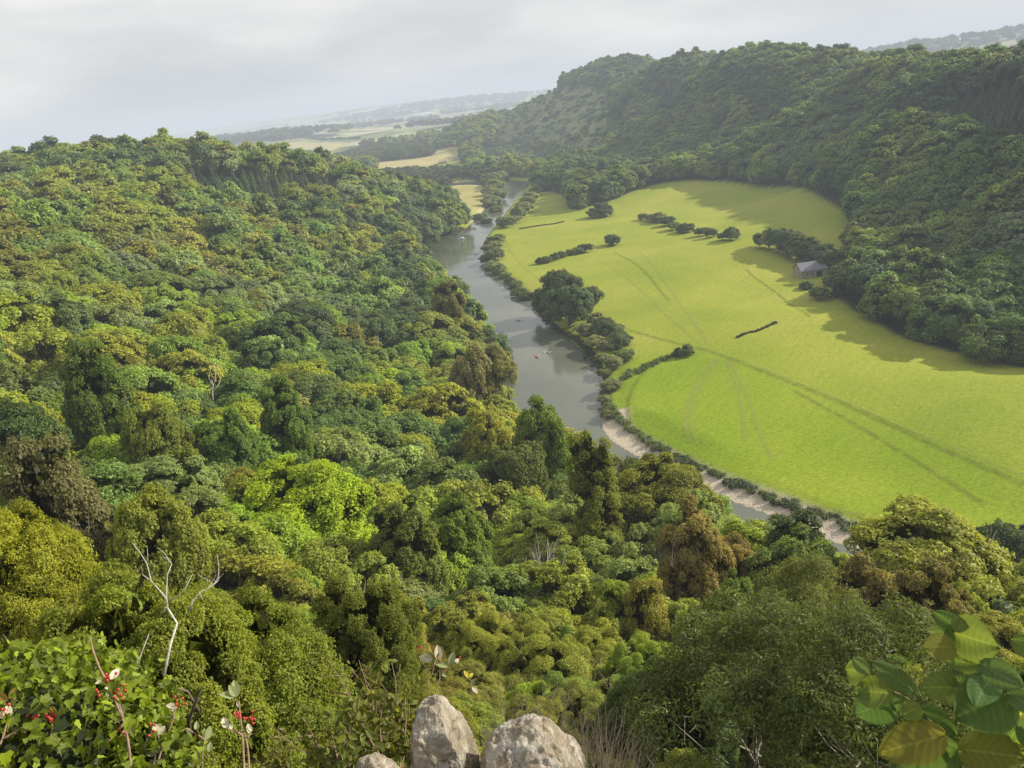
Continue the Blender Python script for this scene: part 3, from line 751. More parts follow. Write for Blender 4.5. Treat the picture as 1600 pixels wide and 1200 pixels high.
# everything beyond reads as one mass
def scatter(name, P, RZ, SC, IX, TN, meshes):
    coll = bpy.data.collections.new(name+'_kinds')
    for k, me in enumerate(meshes):
        o = bpy.data.objects.new('%s_kind_%02d' % (name, k), me); coll.objects.link(o)
    me = bpy.data.meshes.new(name); me.vertices.add(len(P)); me.vertices.foreach_set('co', np.asarray(P, np.float32).ravel())
    for nm, ty, dat, f in (('rz', 'FLOAT', RZ, 'value'), ('sc', 'FLOAT_VECTOR', SC, 'vector'), ('ix', 'INT', IX, 'value'), ('tint', 'FLOAT_COLOR', TN, 'color')):
        a = me.attributes.new(nm, ty, 'POINT'); a.data.foreach_set(f, np.asarray(dat, np.int32 if ty == 'INT' else np.float32).ravel())
    o = link(bpy.data.objects.new(name, me))
    ng = bpy.data.node_groups.new(name, 'GeometryNodeTree')
    ng.interface.new_socket('Geometry', in_out='INPUT', socket_type='NodeSocketGeometry'); ng.interface.new_socket('Geometry', in_out='OUTPUT', socket_type='NodeSocketGeometry')
    gi, go = ng.nodes.new('NodeGroupInput'), ng.nodes.new('NodeGroupOutput')
    ip = ng.nodes.new('GeometryNodeInstanceOnPoints'); cinf = ng.nodes.new('GeometryNodeCollectionInfo')
    cinf.inputs['Collection'].default_value = coll; cinf.inputs['Separate Children'].default_value = True; cinf.inputs['Reset Children'].default_value = True
    def attr(nm, ty):
        a = ng.nodes.new('GeometryNodeInputNamedAttribute'); a.data_type = ty; a.inputs['Name'].default_value = nm
        return [s_ for s_ in a.outputs if s_.enabled and s_.name == 'Attribute'][0]
    cx = ng.nodes.new('ShaderNodeCombineXYZ'); ng.links.new(attr('rz', 'FLOAT'), cx.inputs[2])
    ng.links.new(gi.outputs[0], ip.inputs['Points']); ng.links.new(cinf.outputs[0], ip.inputs['Instance'])
    ip.inputs['Pick Instance'].default_value = True
    ng.links.new(attr('ix', 'INT'), ip.inputs['Instance Index']); ng.links.new(cx.outputs[0], ip.inputs['Rotation']); ng.links.new(attr('sc', 'FLOAT_VECTOR'), ip.inputs['Scale'])
    ng.links.new(ip.outputs[0], go.inputs[0])
    md = o.modifiers.new('scatter', 'NODES'); md.node_group = ng
    return o
used = set(chosen)
rest = np.array([i for i in range(n) if i not in used and i not in con_ind])
kinds = CROWN['mid']+CROWN['far']+CONIFER
nm_, nf_ = len(CROWN['mid']), len(CROWN['far'])
ix = np.where(con[rest], nm_+nf_+tr.integers(0, 4, len(rest)), np.where(r[rest] < 330, tr.integers(0, nm_, len(rest)), nm_+tr.integers(0, nf_, len(rest))))
sc = np.stack((rad_[rest], rad_[rest], szz[rest]), 1)
k_ = con[rest]; cs = tr.uniform(.85, 1.2, len(rest))
sc[k_] = (np.stack((4.2*cs, 4.2*cs, 2.5*cs), 1))[k_]
tn = np.hstack((tint[rest], np.ones((len(rest), 1)))); tn[k_, :3] = np.array(CT)[tr.integers(0, 3, k_.sum())]
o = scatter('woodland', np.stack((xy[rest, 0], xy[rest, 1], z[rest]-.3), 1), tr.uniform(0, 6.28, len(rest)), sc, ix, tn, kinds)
tag(o, 'dense mixed woodland covering both hillsides beyond the nearest trees', 'woodland', kind='stuff')
print('trees', n, 'individual', len(chosen), 'conifers', len(ci), 'rest', len(rest))

# woods, hedges and copses on the valley floor and the far plain
fp, fr = [], []
def fill(poly, spacing, rad0, rad1, prob=1.0):
    P = np.array([ground(*p)[:2] for p in poly]); x0, y0 = P.min(0); x1, y1 = P.max(0)
    nn = int((x1-x0)*(y1-y0)/spacing**2*1.2)
    q = np.stack((tr.uniform(x0, x1, nn), tr.uniform(y0, y1, nn)), 1)
    q = q[sd_poly(q[:, 0], q[:, 1], P) < 0]
    for a in q:
        if tr.random() < prob: fp.append(a); fr.append(tr.uniform(rad0, rad1))
def row(poly, gap, rad0, rad1, w=2.0):
    P = np.array([ground(*p)[:2] for p in poly]); L_ = np.hypot(*(P[1:]-P[:-1]).T).sum(); q = resample(P, max(3, int(L_/gap)))
    for a in q:
        if tr.random() < .85: fp.append(a+tr.normal(size=2)*w); fr.append(tr.uniform(rad0, rad1))
fill([(520,248),(560,238),(600,233),(640,232),(672,236),(676,243),(640,249),(600,252),(560,254)], 13, 8, 12)
fill([(590,272),(640,270),(700,268),(738,272),(740,280),(700,284),(690,296),(672,292),(650,284),(625,278)], 11, 6, 9, .8)
fill([(742,270),(775,262),(786,284),(778,300),(760,292)], 10, 5, 8)
row([(440,236),(500,243),(560,262)], 14, 6, 9); row([(597,268),(640,272),(700,278)], 15, 6, 10, 5)
row([(720,226),(735,220)], 12, 6, 9); row([(640,222),(690,212),(730,200)], 14, 4, 7); row([(650,240),(700,226),(724,218)], 22, 4, 8)
row([(420,222),(480,216),(560,218)], 16, 5, 8); row([(700,290),(712,322),(730,345)], 12, 4, 6)
fill([(560,228),(640,221),(650,228),(600,234)], 22, 6, 10, .4)
# on the plain
nn = 9000
fa = tr.uniform(math.radians(52), math.radians(125), nn); frr = np.exp(tr.uniform(math.log(2300), math.log(9500), nn))
fx, fy = frr*np.cos(fa), frr*np.sin(fa)
mask = (np.sin(fx/260+2*np.sin(fy/480))+np.sin(fy/330+1.7*np.sin(fx/390))+.6*np.sin((fx+fy)/120)) > .95
zf = height(fx, fy); mask |= (zf > 30)
for a, b, c, m_ in zip(fx, fy, frr, mask):
    if m_: fp.append(np.array((a, b))); fr.append(tr.uniform(9, 15)*(1+c/9000))
fp = np.array(fp); fr = np.array(fr)
zf = height(fp[:, 0], fp[:, 1]); qx, qy = project(fp[:, 0], fp[:, 1], zf)
k_ = (qx > -60) & (qx < 1680); fp, fr, zf = fp[k_], fr[k_], zf[k_]
rf = np.hypot(fp[:, 0], fp[:, 1])
ix = np.where(rf < 2300, tr.integers(0, 8, len(fp)), 8+tr.integers(0, 5, len(fp)))
tn = np.array([jitter(PAL[int(tr.choice([0, 1, 1, 6, 2]))][1], tr)+(1.0,) for _ in fp])
o = scatter('distant_woodland', np.stack((fp[:, 0], fp[:, 1], zf-.5*fr), 1), tr.uniform(0, 6, len(fp)), np.stack((fr, fr, fr*.72), 1), ix, tn, CROWN['far']+CROWN['tiny'])
tag(o, 'hazy copses and hedgerows across the far valley floor and plain', 'woodland', kind='stuff')
import bmesh
# ------------------------------------------------------------------ shrubs, hedges and trees of the banks and the meadow
br = np.random.default_rng(77)
def shrub(px, by, wpx, tint, label, group, hf=.75, name='shrub', cat='shrub', key='mid', deep=1.0):
    x, y, zg = ground(px, by); d = math.sqrt(x*x+y*y+(zg-H)**2); R = wpx/2*d/FPX/.95
    o = link(bpy.data.objects.new(name, CROWN[key][int(br.integers(len(CROWN[key])))]))
    sz = R*hf*1.05; o.scale = (R, R*deep, sz); o.location = (x, y+R*.5*deep, zg-.72*sz); o.rotation_euler = (0, 0, float(br.uniform(0, 6.28)))
    o['tint'] = jitter(tint, br, .1); tag(o, label, cat, group); return o
def bank_tree(px, by, wpx, tint, label, group, hf=1.0, key='mid'):
    x, y, zg = ground(px, by); d = math.sqrt(x*x+y*y+(zg-H)**2); R = wpx/2*d/FPX
    o = place_tree(x, y+R*.3, zg-.55*R*hf, R, R*hf, jitter(tint, br, .08), key, int(br.integers(len(CROWN[key]))), rz=float(br.uniform(0, 6)))
    tag(o, label, 'tree', group); return o
WIL, WIL2, DK, OL, GR = (.33, .36, .16), (.27, .31, .12), (.125, .18, .07), (.25, .28, .09), (.19, .245, .08)
G1 = 'trees and willows along the far side of the river'
bank_tree(860, 500, 52, DK, 'dark green oak leaning over the water, leftmost of the big bankside clump', G1, 1.0)
bank_tree(892, 514, 66, DK, 'largest dark green oak of the bankside clump', G1, 1.1)
bank_tree(914, 500, 54, DK, 'dark green oak on the meadow side of the bankside clump', G1, 1.0)
bank_tree(882, 488, 62, DK, 'dark green oak standing behind the others of the bankside clump', G1, 1.1)
WORD = ['pale willow bush', 'round green bush', 'low grey-green bush', 'dark green bush']
def row_of(items, where, group):
    for k, (px, by, w, t) in enumerate(items):
        tt = [WIL, GR, WIL2, DK][t]
        shrub(px+3, by, w*.85, tt, '%s, %s from near end, %s' % (WORD[t], ORD2[k], where), group, .68)
ORD2 = ['first', 'second', 'third', 'fourth', 'fifth', 'sixth', 'seventh', 'eighth', 'ninth', 'tenth', 'eleventh', 'twelfth', 'thirteenth', 'fourteenth', 'fifteenth', 'sixteenth']
row_of([(948,655,24,2),(944,632,24,0),(952,612,34,0),(944,590,26,2),(958,578,34,0),(975,566,34,1),(940,566,22,0),(948,548,36,0),(966,545,44,3),(925,545,34,0),(944,525,46,3),(916,525,34,0),(962,524,30,2),(928,508,30,0)],
       'on the bank below the dark oaks', 'bushes on the bank below the big oaks')
row_of([(838,482,22,2),(822,470,26,1),(812,466,30,1),(804,452,22,2),(795,446,20,2),(786,436,20,2)], 'beside the water above the dark oaks', 'bushes beside the water above the big oaks')
row_of([(777,430,28,2),(766,425,30,0),(760,412,28,1),(770,408,34,2),(765,397,34,0),(770,388,30,2),(778,378,22,2)], 'at the river narrows by the meadow', 'bushes at the river narrows')
row_of([(788,356,30,2),(780,352,20,0),(800,350,24,0),(808,342,30,2),(816,334,32,0),(822,324,30,2),(828,316,28,0),(833,306,26,2),(836,298,22,0)], 'on the uppermost meadow bank', 'bushes on the upper meadow bank')
row_of([(758,352,20,1),(748,346,24,2),(772,334,22,2),(765,326,34,0),(770,316,36,2),(762,308,32,0),(772,300,34,2),(765,290,34,2),(752,284,30,1),(778,286,34,2),(768,276,34,1),(784,276,30,3)],
       'on the bank beside the straw-coloured field', 'bushes on the bank beside the straw field')
G2 = 'shrubs scattered on the meadow'
row_of([(840,413,16,3),(852,411,18,1),(864,407,18,3),(875,403,18,1),(888,399,16,3),(901,397,20,2),(912,395,24,3)], 'in the short row on the meadow', 'shrub row on the open meadow')
shrub(958, 384, 24, DK, 'small round shrub alone just right of the short shrub row', G2, .7)
shrub(930, 341, 24, GR, 'left one of two shrubs together near the meadow top edge', G2, .6)
shrub(944, 339, 32, DK, 'right one of two shrubs together near the meadow top edge', G2, .6)
row_of([(1003,344,18,2),(1014,346,20,1),(1028,348,28,2),(1040,354,26,3),(1052,360,24,1),(1064,364,22,3),(1074,364,22,1),(1096,369,24,3),(1110,371,24,1),(1128,375,20,3),(1142,376,30,1)],
       'in the broken hedgerow of the upper meadow', 'shrubs of the broken hedgerow')
for k, (a, b, c_, t) in enumerate([(1188,385,24,1),(1204,388,34,2),(1222,391,44,3),(1240,398,38,3),(1252,404,40,1),(1268,410,40,3),(1286,416,42,3),(1300,425,40,3)]):
    bank_tree(a, b+2, c_, [WIL, GR, WIL2, DK][t], 'small bushy tree, %s from the left in the line leading to the barn' % ORD2[k], 'trees in the line leading to the barn', .85)
shrub(1285, 470, 26, OL, 'small yellowish bush in the shade just below the barn', G2, .8)
shrub(1262, 452, 20, DK, 'low dark bush against the front wall of the barn', G2, .5)
shrub(1300, 448, 20, DK, 'low dark bush beside the right end of the barn', G2, .7)
shrub(1062, 559, 16, DK, 'darker shrub at the tip of the low hedge reaching into the meadow', G2, .9)
shrub(1076, 556, 20, GR, 'lighter shrub at the tip of the low hedge reaching into the meadow', G2, .8)
shrub(1562, 880, 70, (.045, .06, .03), 'dark bush at the near corner of the meadow beyond the yellow-green tree', G2, .7, deep=.8)
shrub(1610, 880, 60, (.045, .06, .03), 'dark bush cut by the picture edge at the near corner of the meadow', G2, .7)
def hedge(pxs, w, h, tint, label, seed, dens=60, leaf=.42, lump=1.0):
    r_ = np.random.default_rng(seed); P = smooth_line([ground(*p)[:2] for p in pxs], 2)
    L_ = np.hypot(*(P[1:]-P[:-1]).T).sum(); q = resample(P, max(4, int(L_/(w*.32)))); z_ = height(q[:, 0], q[:, 1])
    pos, nr_, sh_ = [], [], []; core = MB(); T, G = ICO1
    for (a, b), zz in zip(q, z_):
        for s in range(2):
            c = np.array((a+r_.normal()*w*.24, b+r_.normal()*w*.24, zz+h*.25)); rr = np.array((w*.36, w*.36, h*.7))*r_.uniform(.65, 1.25)*lump
            u = sphere_dirs(r_, dens); u[:, 2] = np.abs(u[:, 2])*.9; pos.append(c+u*rr*r_.uniform(.55, 1.25, (dens, 1))); nr_.append(u+(0, 0, .4)+r_.normal(size=(dens, 3))*.5)
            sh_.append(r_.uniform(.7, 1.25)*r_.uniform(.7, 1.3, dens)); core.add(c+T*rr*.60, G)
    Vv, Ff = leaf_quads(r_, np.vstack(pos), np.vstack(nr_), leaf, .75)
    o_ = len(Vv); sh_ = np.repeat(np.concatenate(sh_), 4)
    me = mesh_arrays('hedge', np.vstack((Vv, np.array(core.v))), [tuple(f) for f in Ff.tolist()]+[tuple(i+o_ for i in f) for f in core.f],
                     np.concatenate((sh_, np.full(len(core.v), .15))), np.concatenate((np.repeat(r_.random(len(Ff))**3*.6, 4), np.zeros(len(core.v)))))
    me.materials.append(M_LEAF); o = link(bpy.data.objects.new('hedge', me)); o['tint'] = tint
    return tag(o, label, 'hedge')
hedge([(944,612),(953,642),(976,664),(1004,685),(1036,703)], 3.6, 1.6, (.19, .24, .08), 'rough bank hedge curving from the bushes down to the gravel beach', 1, leaf=.40)
hedge([(1030,702),(1066,720),(1116,742),(1176,768),(1246,794),(1334,826),(1420,860)], 4.6, 2.0, (.16, .22, .06), 'long dark hedge between the gravel strand and the bright meadow', 2, leaf=.34)
hedge([(958,598),(985,586),(1010,574),(1040,560),(1060,553)], 4.2, 1.4, (.15, .20, .06), 'low hedge bank reaching from the river bushes into the meadow', 3)
hedge([(1153,527),(1168,520),(1180,519),(1195,512),(1213,504)], 1.3, .6, (.07, .085, .035), 'thin short line of dark scrub alone on the open meadow', 4, lump=.9)
hedge([(812,358),(835,354),(850,352),(868,350),(882,346)], 1.6, .9, (.085, .10, .045), 'sparse line of small bushes beside the path on the upper meadow', 5, lump=.9)
hedge([(842,472),(850,492),(862,510),(900,530),(925,552),(938,578)], 4, 1.6, (.09, .115, .04), 'undergrowth at the foot of the big dark oaks along the water', 6)

# worn tracks pressed into the meadow grass
def grass_mat(name, c1, c2):
    m, nt, out = new_mat(name); geo = N(nt, 'ShaderNodeNewGeometry').outputs['Position']
    c = ramp(nt, noise(nt, .9, 4, geo, .7), [(.3, c1), (.7, c2)])
    p = N(nt, 'ShaderNodeBsdfDiffuse'); nt.links.new(c, p.inputs[0])
    t = N(nt, 'ShaderNodeBsdfTransparent'); mx = N(nt, 'ShaderNodeMixShader')
    ea = N(nt, 'ShaderNodeAttribute', attribute_type='GEOMETRY', attribute_name='shade')
    f = mathn(nt, 'MULTIPLY', ea.outputs['Fac'], ramp(nt, noise(nt, .35, 4, geo, .7), [(.38, (.1, .1, .1)), (.6, (.42, .42, .42))]))
    nt.links.new(f, mx.inputs[0]); nt.links.new(t.outputs[0], mx.inputs[1]); nt.links.new(p.outputs[0], mx.inputs[2]); nt.links.new(mx.outputs[0], out.inputs[0]); return m
MT_L = grass_mat('worn_grass', (.30, .33, .07), (.40, .40, .12)); MT_D = grass_mat('dark_grass', (.15, .195, .03), (.20, .23, .04))
def track(pxs, w, mat):
    P = smooth_line([ground(*p)[:2] for p in pxs], 3); L_ = np.hypot(*(P[1:]-P[:-1]).T).sum(); q = resample(P, max(6, int(L_/2.2)))
    t = np.gradient(q, axis=0); t /= np.linalg.norm(t, axis=1, keepdims=True); nn_ = np.stack((-t[:, 1], t[:, 0]), 1)
    V_, S_ = [], []
    for k, s in ((-1, 0), (-.4, 1), (.4, 1), (1, 0)):
        e = q+nn_*w*k*.95; V_.append(np.column_stack((e, height(e[:, 0], e[:, 1])+.10))); S_.append(np.full(len(q), s))
    n_ = len(q); F_ = [(k*n_+i, k*n_+i+1, (k+1)*n_+i+1, (k+1)*n_+i) for k in range(3) for i in range(n_-1)]
    me = mesh_arrays('path', np.vstack(V_), F_, np.concatenate(S_)); me.materials.append(mat)
    tag(link(bpy.data.objects.new('path', me)), kind='structure')
track([(925,497),(980,515),(1050,535),(1110,548),(1190,580),(1290,618),(1400,668),(1500,715),(1600,757)], 1.8, MT_D)
track([(1110,548),(1200,578),(1310,622),(1420,672),(1600,745)], 1.0, MT_L)
for pxs in ([(1118,560),(1096,585),(1075,625),(1068,655),(1076,692)], [(1124,562),(1103,587),(1083,628),(1077,660),(1088,695)], [(1135,562),(1152,605),(1162,650),(1164,690)],
            [(1142,562),(1168,620),(1188,680),(1210,720)], [(1040,700),(1110,735),(1190,768),(1290,795),(1400,815)], [(786,352),(790,385),(820,420),(850,440),(920,490)],
            [(1000,395),(1040,440),(1075,490),(1108,540)], [(930,405),(990,440),(1050,500),(1095,540)]):
    track(pxs, 1.2, MT_L)
for pxs in ([(1165,420),(1195,445),(1230,470),(1265,495)], [(1010,575),(985,610),(978,650),(1000,690)], [(960,395),(1010,425),(1045,470)], [(1240,610),(1330,660),(1430,720),(1540,790)]):
    track(pxs, 1.3, MT_D)

# ------------------------------------------------------------------ barn and houses
M_STONE = plain('barn_stone', (.34, .30, .25), .9, .4, 1.2, .6); M_SLATE = plain('slate_roof', (.19, .19, .22), .7, .25, 1.5, .4)
M_WHITE = plain('white_render', (.80, .79, .75), .8, .06, 1); M_DARK = plain('dark_opening', (.02, .02, .02), .8, .2, 2); M_TILE = plain('roof_tiles', (.22, .17, .15), .8, .3, 2)
M_WOOD = plain('wood', (.22, .15, .10), .8, .3, 3)
def building(name, x, y, z, rz, L_, D_, eave, ridge, wall, roof, label, group=None, openings=(), chimney=True):
    root = empty(name, (x, y, z), rz); a, b = L_/2, D_/2
    m_ = MB()
    V_ = [(-a,-b,-1),(a,-b,-1),(a,b,-1),(-a,b,-1),(-a,-b,eave),(a,-b,eave),(a,b,eave),(-a,b,eave),(-a,0,ridge),(a,0,ridge)]
    m_.add(V_, [(0,1,5,4),(2,3,7,6),(1,2,6,9,5),(3,0,4,8,7)]); m_.build('wall', wall, root)
    r_ = MB(); o_ = .4; sl = (ridge-eave)/b
    for s in (-1, 1):
        lo_ = (s*(b+o_), eave-o_*sl)
        Q = [(-a-o_, lo_[0], lo_[1]), (a+o_, lo_[0], lo_[1]), (a+o_, 0, ridge), (-a-o_, 0, ridge)]
        r_.add([(p[0], p[1], p[2]+.05) for p in Q]+[(p[0], p[1], p[2]+.25) for p in Q], [(0,1,2,3),(4,7,6,5),(0,4,5,1),(1,5,6,2),(2,6,7,3),(3,7,4,0)])
    rf = r_.build('roof', roof, root)
    if chimney:
        c_ = MB(); c_.box(a*.6, a*.6+.8, -.4, .4, ridge-.6, ridge+1.2); c_.build('chimney', wall, rf)
    for nm, x0, x1, z0, z1, face in openings:
        q_ = MB()
        if face == 'front': q_.box(x0, x1, -b-.04, -b+.1, z0, z1)
        else: q_.box(-a-.04, -a+.1, x0, x1, z0, z1)
        q_.build(nm, M_DARK if nm != 'door' or name == 'barn' else M_WOOD, root)
    return tag(root, label, 'barn' if name == 'barn' else 'house', group)
x, y, zg = ground(1270, 433)
building('barn', x, y+4, zg, math.radians(6), 14.5, 9.5, 4.0, 7.4, M_STONE, M_SLATE, 'old stone barn with grey slate roof at the shaded edge of the meadow', None,
         [('door', 1.2, 4.4, .0, 3.0, 'front'), ('window', -4.5, -3.9, 1.6, 2.6, 'front'), ('window', -1.6, -1.1, 1.6, 2.6, 'front')], chimney=False)
x, y, zg = ground(652, 404)
win = [('door', -.5, .5, 0, 2.1, 'front'), ('window', -3.3, -2.2, 1.0, 2.2, 'front'), ('window', 2.2, 3.3, 1.0, 2.2, 'front'), ('window', -.6, .6, 3.2, 4.3, 'left')]
building('house', x-4, y+3, zg+1.5, math.radians(62), 9, 7, 4.2, 8.0, M_WHITE, M_SLATE, 'white gabled house half hidden in the trees above the river', None, win)
for k, (px, py, L_, rz, wl, rf, lb_) in enumerate([(692,256,15,.2,M_STONE,M_TILE,'long stone farmhouse at the foot of the far wooded ridge'), (714,251,11,-.2,M_WHITE,M_SLATE,'pale farmhouse next to the long stone farmhouse under the far ridge'),
        (652,202,26,.1,M_WHITE,M_SLATE,'lone white house in front of the wooded knoll on the far plain'), (666,181,60,.0,M_WHITE,M_WHITE,'long white shed farthest out beside the ridge'),
        (457,190,46,.3,M_WHITE,M_TILE,'white building leftmost in the far town'), (470,186,40,-.2,M_WHITE,M_TILE,'white building second from left in the far town'), (534,187,50,.1,M_WHITE,M_SLATE,'white building in the middle of the far town'),
        (560,189,40,.4,M_WHITE,M_TILE,'white building right of the middle of the far town'), (512,206,26,.0,M_WHITE,M_TILE,'small pale house beside the far wooded hill'), (566,205,26,.4,M_WHITE,M_TILE,'small pale house above the pale fields of the plain')]):
    x, y, zg = ground(px, py); s = 1.0
    building('house', x, y, zg+(0 if y < 2500 else 7), rz, L_, L_*.45, L_*.2, L_*.36, wl, rf, lb_, 'houses on the far plain' if y > 2500 else None, win if L_ < 30 else (), chimney=L_ < 30)

# ------------------------------------------------------------------ boats
M_SKIN = plain('skin', (.55, .36, .27), .6, .1, 8); M_HAIR = plain('hair', (.06, .04, .03), .7, .3, 30)
def paint(name, c): return plain(name, c, .35, .08, 2, 0, .5)
def kayak(px, py, rz, colr, jacket, lab, plab, with_two=False):
    x, y, _ = plane(px, py, 0)
    root = empty('kayak', (x, y, .0), rz)
    V_, F_ = [], []; ns = 14; K = 9
    for i in range(ns+1):
        u = -1+2*i/ns; wv = .36*(1-abs(u)**2.4)+.015; zt = .20+.16*u*u; zb_ = -.10+.24*abs(u)**3
        for k in range(K):
            c = PI*k/(K-1); V_.append((u*2.3, wv*math.cos(c), zt-(zt-zb_)*math.sin(c)))
    for i in range(ns):
        for k in range(K-1): F_.append((i*K+k, i*K+k+1, (i+1)*K+k+1, (i+1)*K+k))
    hb = MB(); hb.add(V_, F_); hb.build('hull', paint('kayak_paint', colr), root, True)
    dk = MB(); dv, df = [], []
    for i in range(ns+1):
        u = -1+2*i/ns; wv = .35*(1-abs(u)**2.4)+.012; zt = .20+.16*u*u
        dv += [(u*2.3, -wv, zt), (u*2.3, 0, zt+.07*(1-u*u)+.01), (u*2.3, wv, zt)]
    for i in range(ns):
        if abs(-1+2*(i+.5)/ns) < .22: continue
        df += [(3*i, 3*i+3, 3*i+4, 3*i+1), (3*i+1, 3*i+4, 3*i+5, 3*i+2)]
    dk.add(dv, df); dk.build('deck', paint('kayak_deck', tuple(min(1, q_*1.1) for q_ in colr)), root)
    st = MB(); st.box(-.35, .15, -.22, .22, .02, .10); st.box(-.38, -.32, -.2, .2, .1, .42); st.build('seat', M_DARK, root)
    tag(root, lab, 'kayak', 'kayaks on the river')
    # the paddler: one continuous skinned body, sitting with legs forward and both hands on the paddle
    J = [(-.15,0,.20),(-.17,0,.40),(-.15,0,.60),(-.13,0,.70),(-.11,0,.82),(-.10,0,.90),
         (-.14,.19,.62),(.05,.27,.42),(.26,.28,.50),(-.14,-.19,.62),(.05,-.27,.42),(.26,-.28,.50),
         (-.05,.11,.18),(.38,.13,.26),(.78,.10,.14),(-.05,-.11,.18),(.38,-.13,.26),(.78,-.10,.14)]
    E_ = [(0,1),(1,2),(2,3),(3,4),(4,5),(2,6),(6,7),(7,8),(2,9),(9,10),(10,11),(0,12),(12,13),(13,14),(0,15),(15,16),(16,17)]
    Rr_ = [.15,.14,.16,.06,.10,.07,.07,.05,.035,.07,.05,.035,.09,.07,.05,.09,.07,.05]
    me = bpy.data.meshes.new('person'); bm_ = bmesh.new(); lay = bm_.verts.layers.skin.verify(); vs_ = [bm_.verts.new(j_) for j_ in J]
    for a_, b_ in E_: bm_.edges.new((vs_[a_], vs_[b_]))
    bm_.to_mesh(me); bm_.free()
    for v_, rr in zip(me.skin_vertices[0].data, Rr_): v_.radius = (rr, rr)
    me.skin_vertices[0].data[0].use_root = True
    me.materials.append(M_SKIN)
    po = link(bpy.data.objects.new('person', me)); po.location = (x, y, .0); po.rotation_euler = (0, 0, rz)
    po.modifiers.new('skin', 'SKIN'); po.modifiers.new('smooth', 'SUBSURF').levels = 1
    j = MB(); j.tube([(-.15,0,.22),(-.17,0,.40),(-.15,0,.58),(-.14,0,.67)], [.185,.175,.20,.09], 10); j.build('jacket', paint('jacket', jacket), po, True)
    h_ = MB(); T, G = ICO2; h_.add(T*np.array((.115, .105, .09))+np.array((-.12, 0, .90)), G); h_.build('hair', M_HAIR, po, True)
    tag(po, plab, 'person', 'people in the kayaks')
    pd = MB(); pd.tube([(.27,-1.0,.66),(.27,0,.50),(.27,1.0,.36)], [.016]*3, 6)
    for s in (-1, 1): pd.add([(.27+a*.08, s*(1.0+b_*.42), (.36 if s > 0 else .66)+.0+a*.05) for a, b_ in ((-.7,0),(.7,0),(1,.5),(.5,1),(-.5,1),(-1,.5))], [(0,1,2,3,4,5)])
    tag(pd.build('paddle', M_WHITE), 'double-bladed paddle held by the %s' % plab.split(' in the ')[0].replace('person', 'person'), 'paddle', 'paddles held on the river')
    po_ = bpy.context.scene.objects[-1] if False else None
    o = [q for q in COL.objects if q.name.startswith('paddle')][-1]; o.location = (x, y, 0); o.rotation_euler = (0, 0, rz)
kayak(811, 501, -.5, (.75, .74, .70), (.75, .75, .72), 'white kayak on open water left of the big dark oaks', 'person in white jacket in the kayak left of the big oaks')
kayak(838, 558, 1.9, (.55, .10, .05), (.5, .16, .12), 'red kayak close to the wooded near bank', 'person in red jacket in the kayak by the near bank')
kayak(855, 551, 2.9, (.72, .70, .62), (.6, .2, .12), 'pale kayak trailing a wake in front of the bushes', 'person in orange jacket in the kayak trailing a wake')
kayak(744, 398, .3, (.10, .11, .12), (.06, .07, .09), 'dark kayak alone at the river narrows', 'person in dark jacket in the kayak at the narrows')
kayak(750, 367, 1.4, (.74, .74, .74), (.7, .7, .72), 'white kayak farthest up the river', 'person in white top in the farthest kayak')
def cabin_boat(px, py, rz, L_, lab):
    x, y, _ = plane(px, py, 0); root = empty('motor_boat', (x, y, 0), rz); V_, F_ = [], []; ns, K = 10, 7
    for i in range(ns+1):
        u = i/ns; wv = L_*.17*(1-max(0, u-.45)**2/.32)+.02; zt = .7+.35*u*u
        for k in range(K):
            c = PI*k/(K-1); V_.append(((u-.5)*L_, wv*math.cos(c), zt-(zt+.25-.3*u**4)*math.sin(c)**.6))
    for i in range(ns):
        for k in range(K-1): F_.append((i*K+k, i*K+k+1, (i+1)*K+k+1, (i+1)*K+k))
    F_.append(tuple(range(K))); b_ = MB(); b_.add(V_, F_); b_.build('hull', M_WHITE, root, False)
    c_ = MB(); c_.box(-L_*.22, L_*.2, -L_*.12, L_*.12, .55, 1.7); cb = c_.build('cabin', M_WHITE, root)
    w_ = MB(); w_.box(-L_*.18, L_*.16, -L_*.12-.02, L_*.12+.02, 1.1, 1.5); w_.build('window', M_DARK, cb)
    d_ = MB(); d_.box(-L_*.42, L_*.34, -L_*.13, L_*.13, .45, .55); d_.build('deck', M_WOOD, root)
    tag(root, lab, 'boat', 'boats moored at the wooded bank')
cabin_boat(722, 374, -.25, 7.0, 'white cabin boat moored clear of the trees at the wooded bank')
cabin_boat(741, 357, .3, 6.0, 'white cabin boat moored under the trees higher up the river')

# ------------------------------------------------------------------ bare branches
def poly_branch(b, pts, d, w0, w1, ox=0, oy=0, s=1.0, jit=.0, n=5):
    P = [at(ox+p[0]*s, oy+p[1]*s, d+jit*math.sin(1.7*i+p[0])) for i, p in enumerate(pts)]
    R_ = np.linspace(w0, w1, len(P)); b.tube(P, R_, n)
b = MB(); Z5 = dict(ox=0, oy=800, s=.3375)
for pts_, w0, w1 in [([(760,760),(790,610),(820,515),(775,445),(770,400)],.085,.06), ([(770,400),(735,360),(700,320),(680,240),(650,190),(610,140)],.055,.015), ([(700,320),(660,290),(655,250)],.03,.012),
        ([(680,240),(684,205),(682,165)],.03,.012), ([(770,400),(772,340),(775,290),(795,240),(760,190),(730,165)],.05,.014), ([(775,410),(830,385),(850,370),(890,290)],.038,.012), ([(770,440),(755,460),(740,485)],.04,.02),
        ([(795,240),(770,215),(742,205)],.02,.008), ([(850,370),(866,330),(868,300)],.02,.008)]:
    poly_branch(b, pts_, 11.5, w0*.21, w1*.21, jit=.15, **Z5)
tag(b.build('dead_tree', M_PALE, None, True), 'white dead forked snag reaching out of the bushes on the left', 'dead tree')
b = MB()
